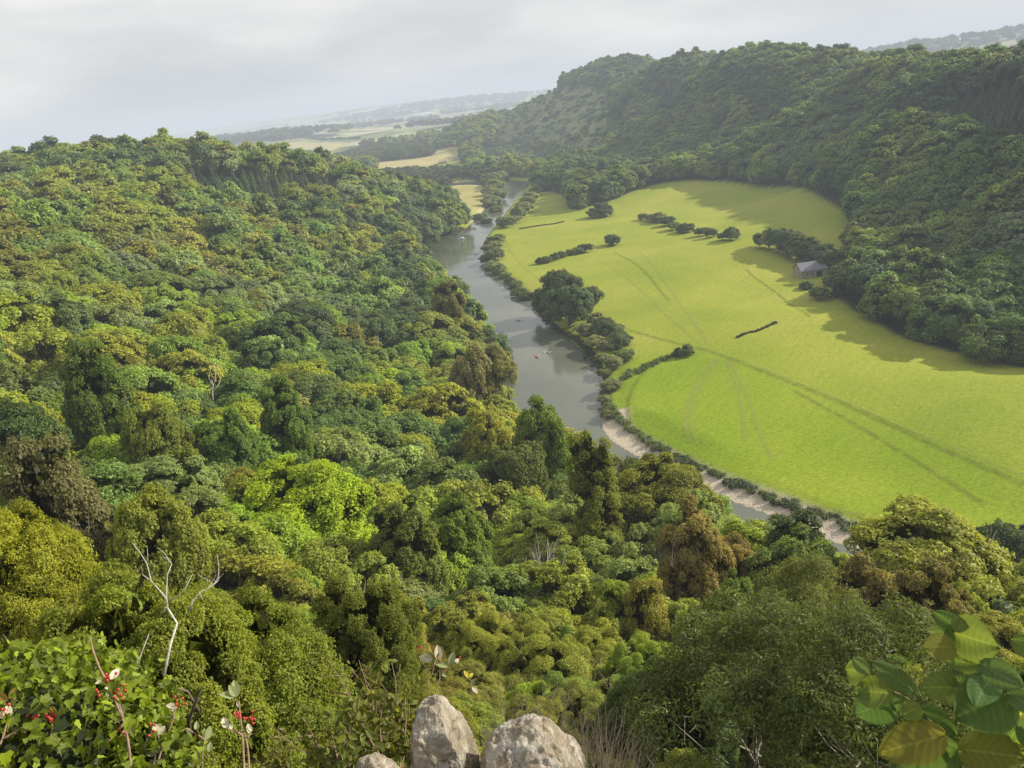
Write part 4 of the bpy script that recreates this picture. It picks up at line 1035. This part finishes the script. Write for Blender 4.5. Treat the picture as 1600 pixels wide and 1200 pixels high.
for pts_, w0, w1 in [([(880,470),(890,415),(930,370),(985,340),(1012,315),(1014,260),(1005,195)],.06,.012), ([(960,358),(985,320),(1000,290)],.03,.012), ([(975,322),(940,305),(910,283)],.025,.01), ([(925,372),(938,405)],.03,.02), ([(985,340),(1010,300),(1014,240)],.03,.01)]:
    poly_branch(b, pts_, 11.8, w0*.21, w1*.21, jit=.12, **Z5)
tag(b.build('dead_tree', M_PALE, None, True), 'white dead branch curving up just right of the forked snag', 'dead tree')
b = MB()
for pts_, w0, w1 in [([(620,760),(635,700),(660,640),(690,565)],.05,.02), ([(600,770),(640,720),(655,660)],.03,.01)]: poly_branch(b, pts_, 11, w0*.22, w1*.22, jit=.1, **Z5)
tag(b.build('dead_tree', M_PALE, None, True), 'short white dead stem leaning below the forked snag', 'dead tree')
b = MB()
for pts_, w0, w1 in [([(333,625),(332,612),(333,602),(331,594)],.12,.09), ([(333,612),(341,602),(345,592),(340,584)],.09,.03), ([(331,600),(326,590),(329,578)],.07,.03), ([(333,605),(337,590),(335,570),(337,566)],.08,.03)]:
    poly_branch(b, pts_, 158, w0, w1, jit=.6)
tag(b.build('dead_tree', M_PALE, None, True), 'pale forked bare trunk standing among the crowns of the middle slope', 'dead tree')
def twig_tuft(cx, cy, d, wpx, hpx, n_, mat, w0, seed, lean=0.0):
    r_ = np.random.default_rng(seed); b = MB()
    for _ in range(n_):
        x0 = cx+r_.normal()*wpx*.28; f = (x0-cx)/wpx; L_ = hpx*r_.uniform(.5, 1.05)*(1-abs(f)); dd = d+r_.normal()*d*.03
        a = f*1.1+lean+r_.normal()*.2; P = [(x0, cy)]
        for k in range(4): a += r_.normal()*.12; P.append((P[-1][0]+math.sin(a)*L_/4, P[-1][1]-math.cos(a)*L_/4))
        Q = [at(p[0], p[1], dd) for p in P]; b.tube(Q, np.linspace(w0, w0*.25, 5), 3)
        for k in (2, 3):
            a2 = a+r_.choice([-1, 1])*r_.uniform(.4, .8); p = P[k]; e = (p[0]+math.sin(a2)*L_*.25, p[1]-math.cos(a2)*L_*.25)
            b.tube([at(p[0], p[1], dd), at(e[0], e[1], dd)], [w0*.5, w0*.2], 3)
    return b
M_BR = plain('bare_stems', (.15, .125, .08), .85, .35, 30); M_GS = plain('grey_stems', (.42, .39, .34), .85, .3, 20)
tag(twig_tuft(840, 1235, 8.5, 190, 190, 210, M_BR, .0052, 3).build('bare_shrub', M_BR), 'bare brown twiggy thicket rising behind the two foreground rocks', 'bare shrub')
tag(twig_tuft(940, 1240, 8.0, 130, 150, 80, M_BR, .0048, 4, .15).build('bare_shrub', M_BR), 'bare brown twiggy thicket at the right shoulder of the right rock', 'bare shrub')
tag(twig_tuft(60, 860, 56, 70, 40, 90, M_GS, .03, 5).build('bare_shrub', M_GS), 'grey leafless twig crown on the slope at the left', 'bare shrub')
tag(twig_tuft(850, 905, 98, 50, 75, 60, M_GS, .07, 6).build('bare_shrub', M_GS), 'pale bare stems in the dark gap left of the ivy-hung column tree', 'bare shrub')
tag(twig_tuft(1050, 885, 82, 60, 60, 60, M_GS, .05, 7).build('bare_shrub', M_BR), 'leafless brown shrub behind the rust-brown tree', 'bare shrub')
# ------------------------------------------------------------------ the viewpoint: rocks, ivy, berry twigs, hazel
from mathutils import noise as mnoise
m, nt, out = new_mat('limestone')
oc = N(nt, 'ShaderNodeTexCoord').outputs['Object']
mpk = N(nt, 'ShaderNodeMapping'); mpk.inputs['Scale'].default_value = (1.6, 1.0, .7); nt.links.new(oc, mpk.inputs['Vector'])
basec = ramp(nt, noise(nt, 9, 8, mpk.outputs[0], .65), [(.30, (.17, .135, .09)), (.46, (.28, .24, .175)), (.6, (.37, .33, .255)), (.8, (.46, .425, .35))])
lich = ramp(nt, noise(nt, 14, 6, oc, .6), [(.52, (0, 0, 0)), (.57, (1, 1, 1))])
c = mixc(nt, mathn(nt, 'MULTIPLY', lich, .55), basec, (.52, .50, .45))
ylw = ramp(nt, noise(nt, 6.5, 6, oc, .55), [(.56, (0, 0, 0)), (.66, (1, 1, 1))])
c = mixc(nt, mathn(nt, 'MULTIPLY', ylw, .45), c, (.42, .32, .14))
stn = ramp(nt, noise(nt, 7.5, 7, mpk.outputs[0], .6), [(.56, (0, 0, 0)), (.62, (1, 1, 1))])
c = mixc(nt, mathn(nt, 'MULTIPLY', stn, .75), c, (.115, .088, .068))
vc = N(nt, 'ShaderNodeTexVoronoi', feature='DISTANCE_TO_EDGE'); vc.inputs['Scale'].default_value = 7.5
vw = N(nt, 'ShaderNodeVectorMath', operation='ADD'); nz = N(nt, 'ShaderNodeTexNoise'); nz.inputs['Scale'].default_value = 12; nt.links.new(oc, nz.inputs['Vector'])
vs = N(nt, 'ShaderNodeVectorMath', operation='SCALE'); vs.inputs['Scale'].default_value = .09; nt.links.new(nz.outputs['Color'], vs.inputs[0]); nt.links.new(vs.outputs[0], vw.inputs[0]); nt.links.new(mpk.outputs[0], vw.inputs[1]); nt.links.new(vw.outputs[0], vc.inputs['Vector'])
crk = ramp(nt, vc.outputs['Distance'], [(.0, (.30, .27, .24)), (.012, (.75, .73, .70)), (.03, (1, 1, 1))])
c = mixc(nt, .8, c, crk, 'MULTIPLY')
spk = ramp(nt, noise(nt, 160, 3, oc, .7), [(.35, (.68, .67, .66)), (.6, (1.08, 1.08, 1.08))])
c = mixc(nt, 1.0, c, spk, 'MULTIPLY')
p = N(nt, 'ShaderNodeBsdfPrincipled'); p.inputs['Roughness'].default_value = .92; p.inputs['Specular IOR Level'].default_value = .15
nt.links.new(c, p.inputs['Base Color'])
b = N(nt, 'ShaderNodeBump'); b.inputs['Strength'].default_value = .9; b.inputs['Distance'].default_value = .006
nt.links.new(mathn(nt, 'ADD', noise(nt, 60, 8, mpk.outputs[0], .7), mathn(nt, 'MULTIPLY', noise(nt, 300, 3, oc), .3)), b.inputs['Height']); nt.links.new(b.outputs[0], p.inputs['Normal'])
nt.links.new(p.outputs[0], out.inputs[0]); M_ROCK = m
def rock(name, centre, half, planes, seed, label, rz=0.0, sub=7, amp=1.0):
    V_, F_ = ico(sub); V_ = np.sign(V_)*np.abs(V_)**.8; V_ *= 1.0/np.abs(V_).max()
    V_ = V_*np.array(half)
    for nx, ny, nz, d_ in planes:                       # broken faces
        nn_ = unit(np.array((nx, ny, nz), float)); s = V_@nn_-d_; V_ = V_-np.where(s > 0, s*.88, 0)[:, None]*nn_
    out_ = []
    for v in V_:
        q_ = Vector(v); o_ = Vector((seed*3.1, seed*1.7, seed))
        d = .024*(mnoise.fractal(q_*7+o_, 1.0, 2.1, 5))+.009*(mnoise.ridged_multi_fractal(Vector((q_.x*16, q_.y*16, q_.z*7))+o_, 1.0, 2.0, 4, 1.0, 2.0)-1)
        d += .005*mnoise.fractal(q_*55+o_, .8, 2.1, 3)
        n_ = q_.normalized(); out_.append(q_+n_*d*amp)
    me = mesh_arrays(name, np.array([tuple(v) for v in out_]), F_, smooth=True); me.materials.append(M_ROCK)
    o = link(bpy.data.objects.new(name, me)); o.location = tuple(centre); o.rotation_euler = (math.radians(2), math.radians(-5), rz)
    return tag(o, label, 'rock', 'limestone rocks at the edge of the viewpoint')
cA = at(706, 1208, 2.80); rock('rock', cA-np.array((0, 0, .10)), (.102, .165, .38), [(-1, .1, .8, .27), (1, .1, .25, .125), (-1, -.3, .05, .115), (0, -1, .35, .17)], 1, 'tall upright pale limestone rock, the left of the two at the bottom centre')
cB = at(838, 1222, 2.75); rock('rock', cB-np.array((0, 0, .12)), (.178, .17, .34), [(-1, .1, .9, .275), (1, .25, 1.1, .30), (.1, -1, .7, .26)], 5, 'broad lichen-patched limestone rock, the right of the two at the bottom centre', .2)
cC = at(588, 1222, 2.6); rock('rock', cC-np.array((0, 0, .04)), (.085, .07, .11), [(-1, 0, 1, .08), (1, 0, 1.2, .09)], 9, 'small pale rock tip just showing at the bottom edge', .5, 6)

def outline_leaf(shape):
    if shape == 'ivy':
        a = [(0,0),(-.28,-.10),(-.50,.12),(-.30,.38),(-.34,.62),(-.12,.66),(0,1.0),(.12,.66),(.34,.62),(.30,.38),(.50,.12),(.28,-.10)]
    elif shape == 'oval':
        a = [(0,0),(-.16,.10),(-.27,.32),(-.27,.58),(-.15,.84),(0,1.0),(.15,.84),(.27,.58),(.27,.32),(.16,.10)]
    return np.array(a)
def leafcards(r_, pos, nrm, down, size, shape, fold=.18):
    """real leaf outlines with a folded midrib; two n-gons each"""
    O = outline_leaf(shape); k = len(O); h = k//2+ (0)
    tipi = int(np.argmax(O[:, 1])); left = list(range(0, tipi+1)); right_ = [0]+list(range(k-1, tipi-1, -1))
    V_, F_, n0 = [], [], 0
    for p_, n_, d_, s in zip(pos, unit(nrm), down, size):
        t = d_-n_*np.dot(d_, n_); t = t/(np.linalg.norm(t)+1e-9); bb = np.cross(n_, t)
        cur = r_.uniform(.05, .3)
        for x_, y_ in O: V_.append(p_+s*(bb*x_+t*y_)+n_*s*(fold*abs(x_)*1.2-cur*y_*y_))
        F_.append(tuple(n0+i for i in left)); F_.append(tuple(n0+i for i in reversed(right_))); n0 += k
    return np.array(V_), F_, k
def frame_dirs(px, py):
    f = ray(px, py); rt_ = np.array((CR, -SR*0, 0)); rt_ = unit(np.cross(f, (0, 0, 1.0))); up_ = np.cross(rt_, f); return f, rt_, up_
# ivy-clad bush
ir = np.random.default_rng(31)
M_IVY = leaf_material('ivy_leaf', trans=.35, gloss=.22, rough=.45)
lumps = [(60,1200,2.75,.30,.34),(140,1185,2.85,.24,.28),(20,1120,3.0,.24,.20),(100,1110,3.05,.24,.20),(175,1110,2.95,.18,.18),(205,1170,2.8,.14,.2),(60,1075,3.1,.16,.14),(150,1085,3.1,.16,.13),(235,1215,2.7,.15,.15),(-40,1160,2.8,.25,.25),(95,1052,3.15,.10,.10)]
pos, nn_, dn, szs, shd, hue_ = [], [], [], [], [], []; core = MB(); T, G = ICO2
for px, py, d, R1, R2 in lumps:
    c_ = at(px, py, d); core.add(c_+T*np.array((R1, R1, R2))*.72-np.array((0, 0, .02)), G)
    nL = int(2300*(R1+R2)); u = sphere_dirs(ir, nL); u = unit(u+np.array((0, -.4, .25))); k = ir.uniform(.72, 1.12, nL)
    pos.append(c_+u*np.array((R1, R1, R2))*k[:, None]); nn_.append(u*.35+np.array((.45, -.05, .45))+ir.normal(size=(nL, 3))*.7)
    dn.append(np.array((0, -.15, -1))+ir.normal(size=(nL, 3))*.55); szs.append(ir.uniform(.014, .040, nL)); shd.append((.35+.8*(k-.72)/.4)*ir.uniform(.4, 1.5, nL)); hue_.append(ir.random(nL)**2)  # inner ivy leaves coloured darker to stand for shade
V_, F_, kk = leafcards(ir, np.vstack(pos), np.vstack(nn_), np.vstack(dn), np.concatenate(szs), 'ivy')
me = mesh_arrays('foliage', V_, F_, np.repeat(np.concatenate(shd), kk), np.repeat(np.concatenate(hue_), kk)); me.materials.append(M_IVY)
root = empty('ivy_bush', tuple(at(80, 1190, 2.9)-np.array((0, 0, .6))))
def child_world(o, root):
    o.parent = root; o.matrix_parent_inverse = Matrix.Translation(-Vector(root.location)) @ Matrix.Identity(4) if root.rotation_euler.z == 0 else root.matrix_world.inverted()
from mathutils import Matrix
fo = link(bpy.data.objects.new('foliage', me)); fo['tint'] = (.19, .25, .025); child_world(fo, root)
M_SHADE = plain('ivy_shade', (.018, .028, .008), .95, .5, 20)
fc = core.build('shade_core', M_SHADE); child_world(fc, root)  # dark blobs standing in for the shade inside the bush
tag(root, 'sunlit yellow-green ivy bush filling the bottom left corner', 'ivy bush')

# whitebeam and berry twigs
M_UNDER = leaf_material('whitebeam_leaf', trans=.3, gloss=.2); M_RED = plain('red_berry', (.48, .05, .025), .3, .25, 60, 0, .5); M_STEM = plain('twig_bark', (.34, .22, .15), .7, .4, 60)
CREAM, SAGE, BRN = (.62, .58, .46), (.27, .31, .15), (.26, .18, .05)
tw = np.random.default_rng(44)
def twig(name, stems, d, leaves, berries, label, cat, group=None, w=.0035):
    b0 = stems[0][0]; root = empty(name, tuple(at(b0[0], b0[1], d)))
    b = MB()
    for s in stems:
        P = smooth_line([at(p[0], p[1], d) for p in s], 1); b.tube(list(P), np.linspace(w, w*.45, len(P)), 6)
    child_world(b.build('stem', M_STEM, None, True), root)
    for (lx, ly, tx, ty, cl) in leaves:
        p0 = at(lx, ly, d); p1 = at(tx, ty, d+tw.uniform(-.03, .03)); s = np.linalg.norm(p1-p0)
        f = ray(lx, ly); V_, F_, kk = leafcards(tw, [p0], [-f+tw.normal(size=3)*.35+np.array((.2, 0, .3))], [p1-p0], [s], 'oval', .25)
        me = mesh_arrays('leaf', V_, F_, np.full(len(V_), tw.uniform(.85, 1.15)), np.full(len(V_), tw.random()*.3)); me.materials.append(M_UNDER)
        o = link(bpy.data.objects.new('leaf', me)); o['tint'] = cl; child_world(o, root)
    for (bx_, by_, k) in berries:
        b = MB(); T, G = ICO2; c_ = at(bx_, by_, d-.02)
        for _ in range(max(2, int(k*.55))):
            q_ = c_+tw.normal(size=3)*.0078; b.add(T*.0043+q_, G); b.tube([q_, c_+np.array((0, 0, -.018))], [.0007, .0009], 3)
        child_world(b.build('berries', M_RED, None, True), root)
    return tag(root, label, cat, group)
GT = 'berry twigs at the viewpoint edge'
twig('berry_twig', [[(206,1215),(201,1160),(192,1122),(178,1092),(168,1066)], [(168,1066),(158,1050),(146,1020),(141,998)], [(178,1095),(186,1084)], [(192,1122),(186,1100)], [(194,1130),(178,1150),(168,1160)]], 2.55,
     [(172,1062,181,1044,CREAM),(160,1064,150,1066,CREAM),(178,1090,165,1078,SAGE),(196,1140,188,1150,CREAM),(192,1118,184,1098,SAGE),(176,1075,170,1072,CREAM)],
     [(166,1060,9),(172,1059,6),(157,1083,9),(181,1081,9),(189,1080,7),(183,1090,6),(190,1142,8)], 'tallest red-berried twig rising out of the ivy bush', 'twig', GT, .004)
twig('berry_twig', [[(240,1215),(254,1165),(270,1128),(275,1106)]], 2.6, [(274,1106,264,1094,CREAM),(272,1112,266,1100,CREAM)], [(277,1098,8)], 'single curved twig with one cream leaf and berries, right of the tallest twig', 'twig', GT)
twig('berry_twig', [[(236,1215),(243,1180),(248,1150)], [(243,1180),(234,1165)]], 2.6, [(248,1150,247,1126,CREAM),(247,1148,258,1134,CREAM),(246,1148,240,1134,CREAM),(243,1178,252,1156,SAGE),(240,1182,228,1160,SAGE)], [(236,1138,8)], 'short twig with a star of cream leaves beside the ivy bush', 'twig', GT)
twig('berry_twig', [[(382,1215),(380,1170),(378,1145),(376,1120),(373,1096)], [(390,1215),(388,1175),(384,1150),(378,1138)], [(378,1148),(366,1142),(353,1138)], [(385,1152),(394,1146)]], 2.7,
     [(369,1089,369,1063,SAGE),(366,1089,342,1086,SAGE),(368,1088,357,1070,SAGE),(353,1138,352,1124,CREAM),(362,1140,364,1130,CREAM),(390,1146,388,1130,CREAM),(394,1142,391,1136,CREAM),(374,1105,371,1096,CREAM)],
     [(369,1117,10),(374,1116,6),(391,1120,10),(394,1125,7)], 'double-stemmed twig with two red berry clusters, rightmost of the berry twigs', 'twig', GT, .004)
twig('leafy_twig', [[(316,1215),(316,1175),(320,1156)], [(320,1156),(304,1145),(288,1138)], [(306,1215),(308,1190)]], 2.7,
     [(321,1156,336,1142,SAGE),(319,1154,315,1142,SAGE),(307,1142,308,1128,SAGE),(326,1175,330,1158,SAGE),(304,1195,290,1186,SAGE),(306,1195,310,1174,SAGE),(300,1148,289,1138,SAGE)], [], 'leafy grey-green twig without berries beside the double-stemmed twig', 'twig', GT)
twig('berry_twig', [[(-12,1190),(4,1155),(11,1128)], [(4,1155),(40,1135),(48,1130)]], 2.5, [(11,1124,16,1101,CREAM),(9,1122,-4,1108,CREAM),(40,1136,34,1148,CREAM),(12,1095,-6,1088,BRN),(16,1092,22,1076,BRN),(18,1094,30,1082,BRN)], [(5,1110,9)], 'berry twig at the picture edge with cream and brown leaves', 'twig', GT)
twig('berry_twig', [[(60,1150),(58,1135),(56,1124)], [(80,1150),(82,1135),(78,1122)]], 2.55, [(44,1134,33,1144,CREAM)], [(53,1121,10),(58,1124,8),(72,1115,10),(78,1119,10),(83,1123,8)], 'twin red berry clusters in the middle of the ivy bush', 'twig', GT)
twig('leafy_twig', [[(672,1110),(682,1080),(689,1052),(682,1030)], [(689,1052),(700,1042),(712,1034)], [(676,1100),(668,1088)]], 3.6,
     [(682,1030,664,1018,SAGE),(684,1030,672,1006,BRN),(686,1032,684,1008,CREAM),(690,1034,688,1010,BRN),(676,1030,654,1026,CREAM),(700,1042,676,1036,SAGE),(704,1040,706,1020,SAGE),(700,1044,690,1052,BRN),(710,1036,718,1028,CREAM),(686,1045,700,1056,SAGE)],
     [(656,1014,4),(716,1030,5)], 'twig of mottled cream and brown leaves above the left rock', 'twig', GT)
twig('leafy_twig', [[(735,1085),(738,1070),(732,1058)]], 3.7, [(732,1060,722,1054,(.45, .38, .05)),(734,1058,740,1050,(.45, .38, .05)),(736,1072,742,1060,SAGE),(738,1074,736,1086,CREAM)], [], 'tiny yellow-leaved sprig between the twig and the right rock', 'twig', GT)

# thorn bush beside the rocks: thin arching stems with small leaves
def thorn(name, x0, x1, y0, y1, d, ns, nl, seed, label, tint, lsz=.024, lean=-.35, rooty=1230):
    r_ = np.random.default_rng(seed); b = MB(); ps = []
    for k in range(ns):
        bx_ = r_.uniform(x0+(x1-x0)*.25, x1); dd = d+r_.normal()*.12; a = lean+r_.normal()*.32; L_ = (rooty-y0)*r_.uniform(.45, 1.0); P = [(bx_, rooty)]
        for q_ in range(7): a += r_.normal()*.13; P.append((P[-1][0]+math.sin(a)*L_/7, P[-1][1]-math.cos(a)*L_/7))
        Q = [at(p[0], p[1], dd) for p in P]; b.tube(Q, np.linspace(.0034, .0010, 8), 4); ps += [(p, dd) for p in P[2:]]
        for q_ in (3, 4, 5, 6):
            a2 = a+r_.choice([-1, 1])*r_.uniform(.5, 1.1); p = P[q_]; e = (p[0]+math.sin(a2)*L_*.13, p[1]-math.cos(a2)*L_*.13); f_ = ((p[0]+e[0])/2+r_.normal()*2, (p[1]+e[1])/2)
            b.tube([at(*p, dd), at(*f_, dd), at(*e, dd)], [.0018, .0012, .0006], 3); ps += [(e, dd), (f_, dd)]
    root = empty(name, tuple(at((x0+x1)/2, rooty, d))); child_world(b.build('stems', M_STEM, None, True), root)
    pos, nm, dn, sz_ = [], [], [], []
    for _ in range(nl):
        (p, dd) = ps[int(r_.integers(len(ps)))]; pos.append(at(p[0]+r_.normal()*4, p[1]+r_.normal()*4, dd)); nm.append(-ray(*p)+r_.normal(size=3)*.7+np.array((.2, 0, .5))); dn.append(r_.normal(size=3)+np.array((0, 0, -.3))); sz_.append(lsz*r_.uniform(.5, 1.4))
    V_, F_, kk = leafcards(r_, np.array(pos), np.array(nm), np.array(dn), np.array(sz_), 'oval')
    me = mesh_arrays('foliage', V_, F_, np.repeat(r_.uniform(.5, 1.35, nl), kk), np.repeat(r_.random(nl), kk)); me.materials.append(M_IVY)
    o = link(bpy.data.objects.new('foliage', me)); o['tint'] = tint; child_world(o, root)
    return tag(root, label, 'bush')
thorn('thorn_bush', 560, 660, 985, 1200, 3.3, 16, 420, 8, 'tangled thorn bush with long bare stems left of the left rock', (.17, .185, .03), lean=-.42)
thorn('thorn_bush', 480, 640, 1075, 1200, 3.1, 34, 1400, 9, 'low leafy tangle of thorn stems beside the small rock tip', (.13, .155, .03), .028, lean=-.15)
thorn('thorn_bush', 380, 520, 1120, 1200, 3.6, 14, 600, 10, 'low yellowing bramble tangle between the berry twigs and the thorn bush', (.16, .17, .03), .026, lean=-.2)

# hazel spray reaching in from the right, its shade put into the leaf tints
def hazel_leaf(base, tip, ratio, tint, root, r_, d0=1.30, twist=0.0):
    p0 = at(1300+base[0]*.2083, 950+base[1]*.2083, d0); p1 = at(1300+tip[0]*.2083, 950+tip[1]*.2083, d0+r_.uniform(-.05, .05)); L_ = np.linalg.norm(p1-p0)
    t = (p1-p0)/L_; f = ray(1300+base[0]*.2083, 950+base[1]*.2083); n_ = unit(-f-t*np.dot(-f, t)); bb = np.cross(t, n_); bb = bb*math.cos(twist)+n_*math.sin(twist); n_ = np.cross(bb, t)
    nu, nv = 49, 25; V_, S_ = [], []
    for i in range(nu):
        u = i/(nu-1); wv = min(1.05, ratio*1.3)*.5*(max(0, math.sin(PI*min(1, u**.80)))**.62)*(1.0 if u < .86 else 1-(u-.86)/.14*.35)
        if i == 0: wv = ratio*.07
        if i == nu-1: wv = 0
        ser = 1+.06*(1 if i % 2 else -1)
        for j in range(nv):
            v = -1+2*j/(nv-1); e = ser if abs(v) > .99 else 1
            uu = u-.10*abs(v)*(1-u)+(-.06*(1-abs(v)) if i == 0 else 0)
            ph = (u*.95-abs(v)*.24)*8.0; vein = abs(math.sin(PI*ph))**.5
            z_ = .010*vein*(1-abs(v)*.4)*min(1, 6*(1-abs(u-.5)*1.9))+.10*abs(v)*ratio*.5-.10*u*u+.035*math.sin(5*v+3*u+ratio*9)*ratio
            V_.append(p0+L_*(t*uu+bb*wv*v*e+n_*z_)); S_.append((.80+.22*vein)*(1.0 if abs(v) > .05 else 1.45))
    F_ = [(i*nv+j, i*nv+j+1, (i+1)*nv+j+1, (i+1)*nv+j) for i in range(nu-1) for j in range(nv-1)]
    me = mesh_arrays('leaf', V_, F_, S_, np.full(len(V_), 0.0), True); me.materials.append(M_HAZEL)
    o = link(bpy.data.objects.new('leaf', me)); o['tint'] = tint; child_world(o, root)
M_HAZEL = leaf_material('hazel_leaf', trans=.5, gloss=.08, rough=.7)
hr = np.random.default_rng(61)
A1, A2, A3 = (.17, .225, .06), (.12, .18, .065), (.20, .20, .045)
for twp, leaves, lab in [
    ([(1060,1250),(1000,1180),(880,1060),(790,930),(650,740),(560,680),(480,640),(380,590),(270,500)],
     [((265,495),(80,450),.55,A1),((270,490),(150,365),.5,A2),((440,640),(150,615),.62,A1),((430,690),(165,810),.72,A2),((600,610),(315,400),.34,A2),((655,745),(520,800),1.0,A1),((660,765),(955,965),.42,A2),((520,660),(470,780),.8,A2),((815,960),(325,1085),.5,A3),((940,1060),(420,1170),.42,A2),((980,1060),(1480,1130),.5,A3)],
     'lower hazel spray with broad toothed leaves on a dark twig'),
    ([(1560,860),(1440,740),(1330,650),(1230,540),(1130,440),(1010,370),(950,300),(925,170)],
     [((935,190),(1245,300),.98,A1),((1130,430),(825,375),.48,A1),((1130,430),(1430,590),.58,A2),((1070,600),(655,590),.52,A1),((1310,640),(935,830),.92,A2),((1330,650),(1560,760),.62,A2),((930,150),(770,30),.5,A2),((905,225),(700,170),.45,A2),((905,290),(690,290),.6,A3),((1500,310),(1345,235),.95,A1),((1060,600),(820,480),.5,A2),((1180,520),(1080,720),.5,A2),((1420,860),(1330,1000),.8,A2),((1500,860),(1450,1060),.6,A2),((940,170),(1010,30),.5,A1)],
     'upper hazel spray with large rounded leaves reaching from the right')]:
    P = smooth_line([at(1300+p[0]*.2083, 950+p[1]*.2083, 1.31) for p in twp], 2); root = empty('hazel_branch', tuple(P[0])); b = MB(); b.tube(list(P), np.linspace(.0034, .0014, len(P)), 7)
    child_world(b.build('twig', M_TWIG, None, True), root)
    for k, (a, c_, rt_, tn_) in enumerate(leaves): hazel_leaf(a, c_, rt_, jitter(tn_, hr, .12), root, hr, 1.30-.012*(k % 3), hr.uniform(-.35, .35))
    tag(root, lab, 'hazel branch', 'hazel sprays at the right')
# ------------------------------------------------------------------ camera and output
cd = bpy.data.cameras.new('camera'); cd.sensor_fit = 'HORIZONTAL'; cd.sensor_width = 36; cd.lens = FPX/1600*36
cd.clip_start = .05; cd.clip_end = 80000
co = bpy.data.objects.new('camera', cd); COL.objects.link(co)
from mathutils import Matrix
right = Vector((CR, -SR*-0, 0)); 
fwd = Vector((0, CP, -SP)); up0 = Vector((0, SP, CP)); rt0 = Vector((1, 0, 0))
rt = rt0*CR+up0*(-SR); up = rt0*SR+up0*CR
mt = Matrix((rt, up, -fwd)).transposed().to_4x4(); mt.translation = Vector(CAM)
co.matrix_world = mt
scene.camera = co
scene.view_settings.view_transform = 'Standard'; scene.view_settings.look = 'None'; scene.view_settings.exposure = 0
scene.render.resolution_x = 1024; scene.render.resolution_y = 768
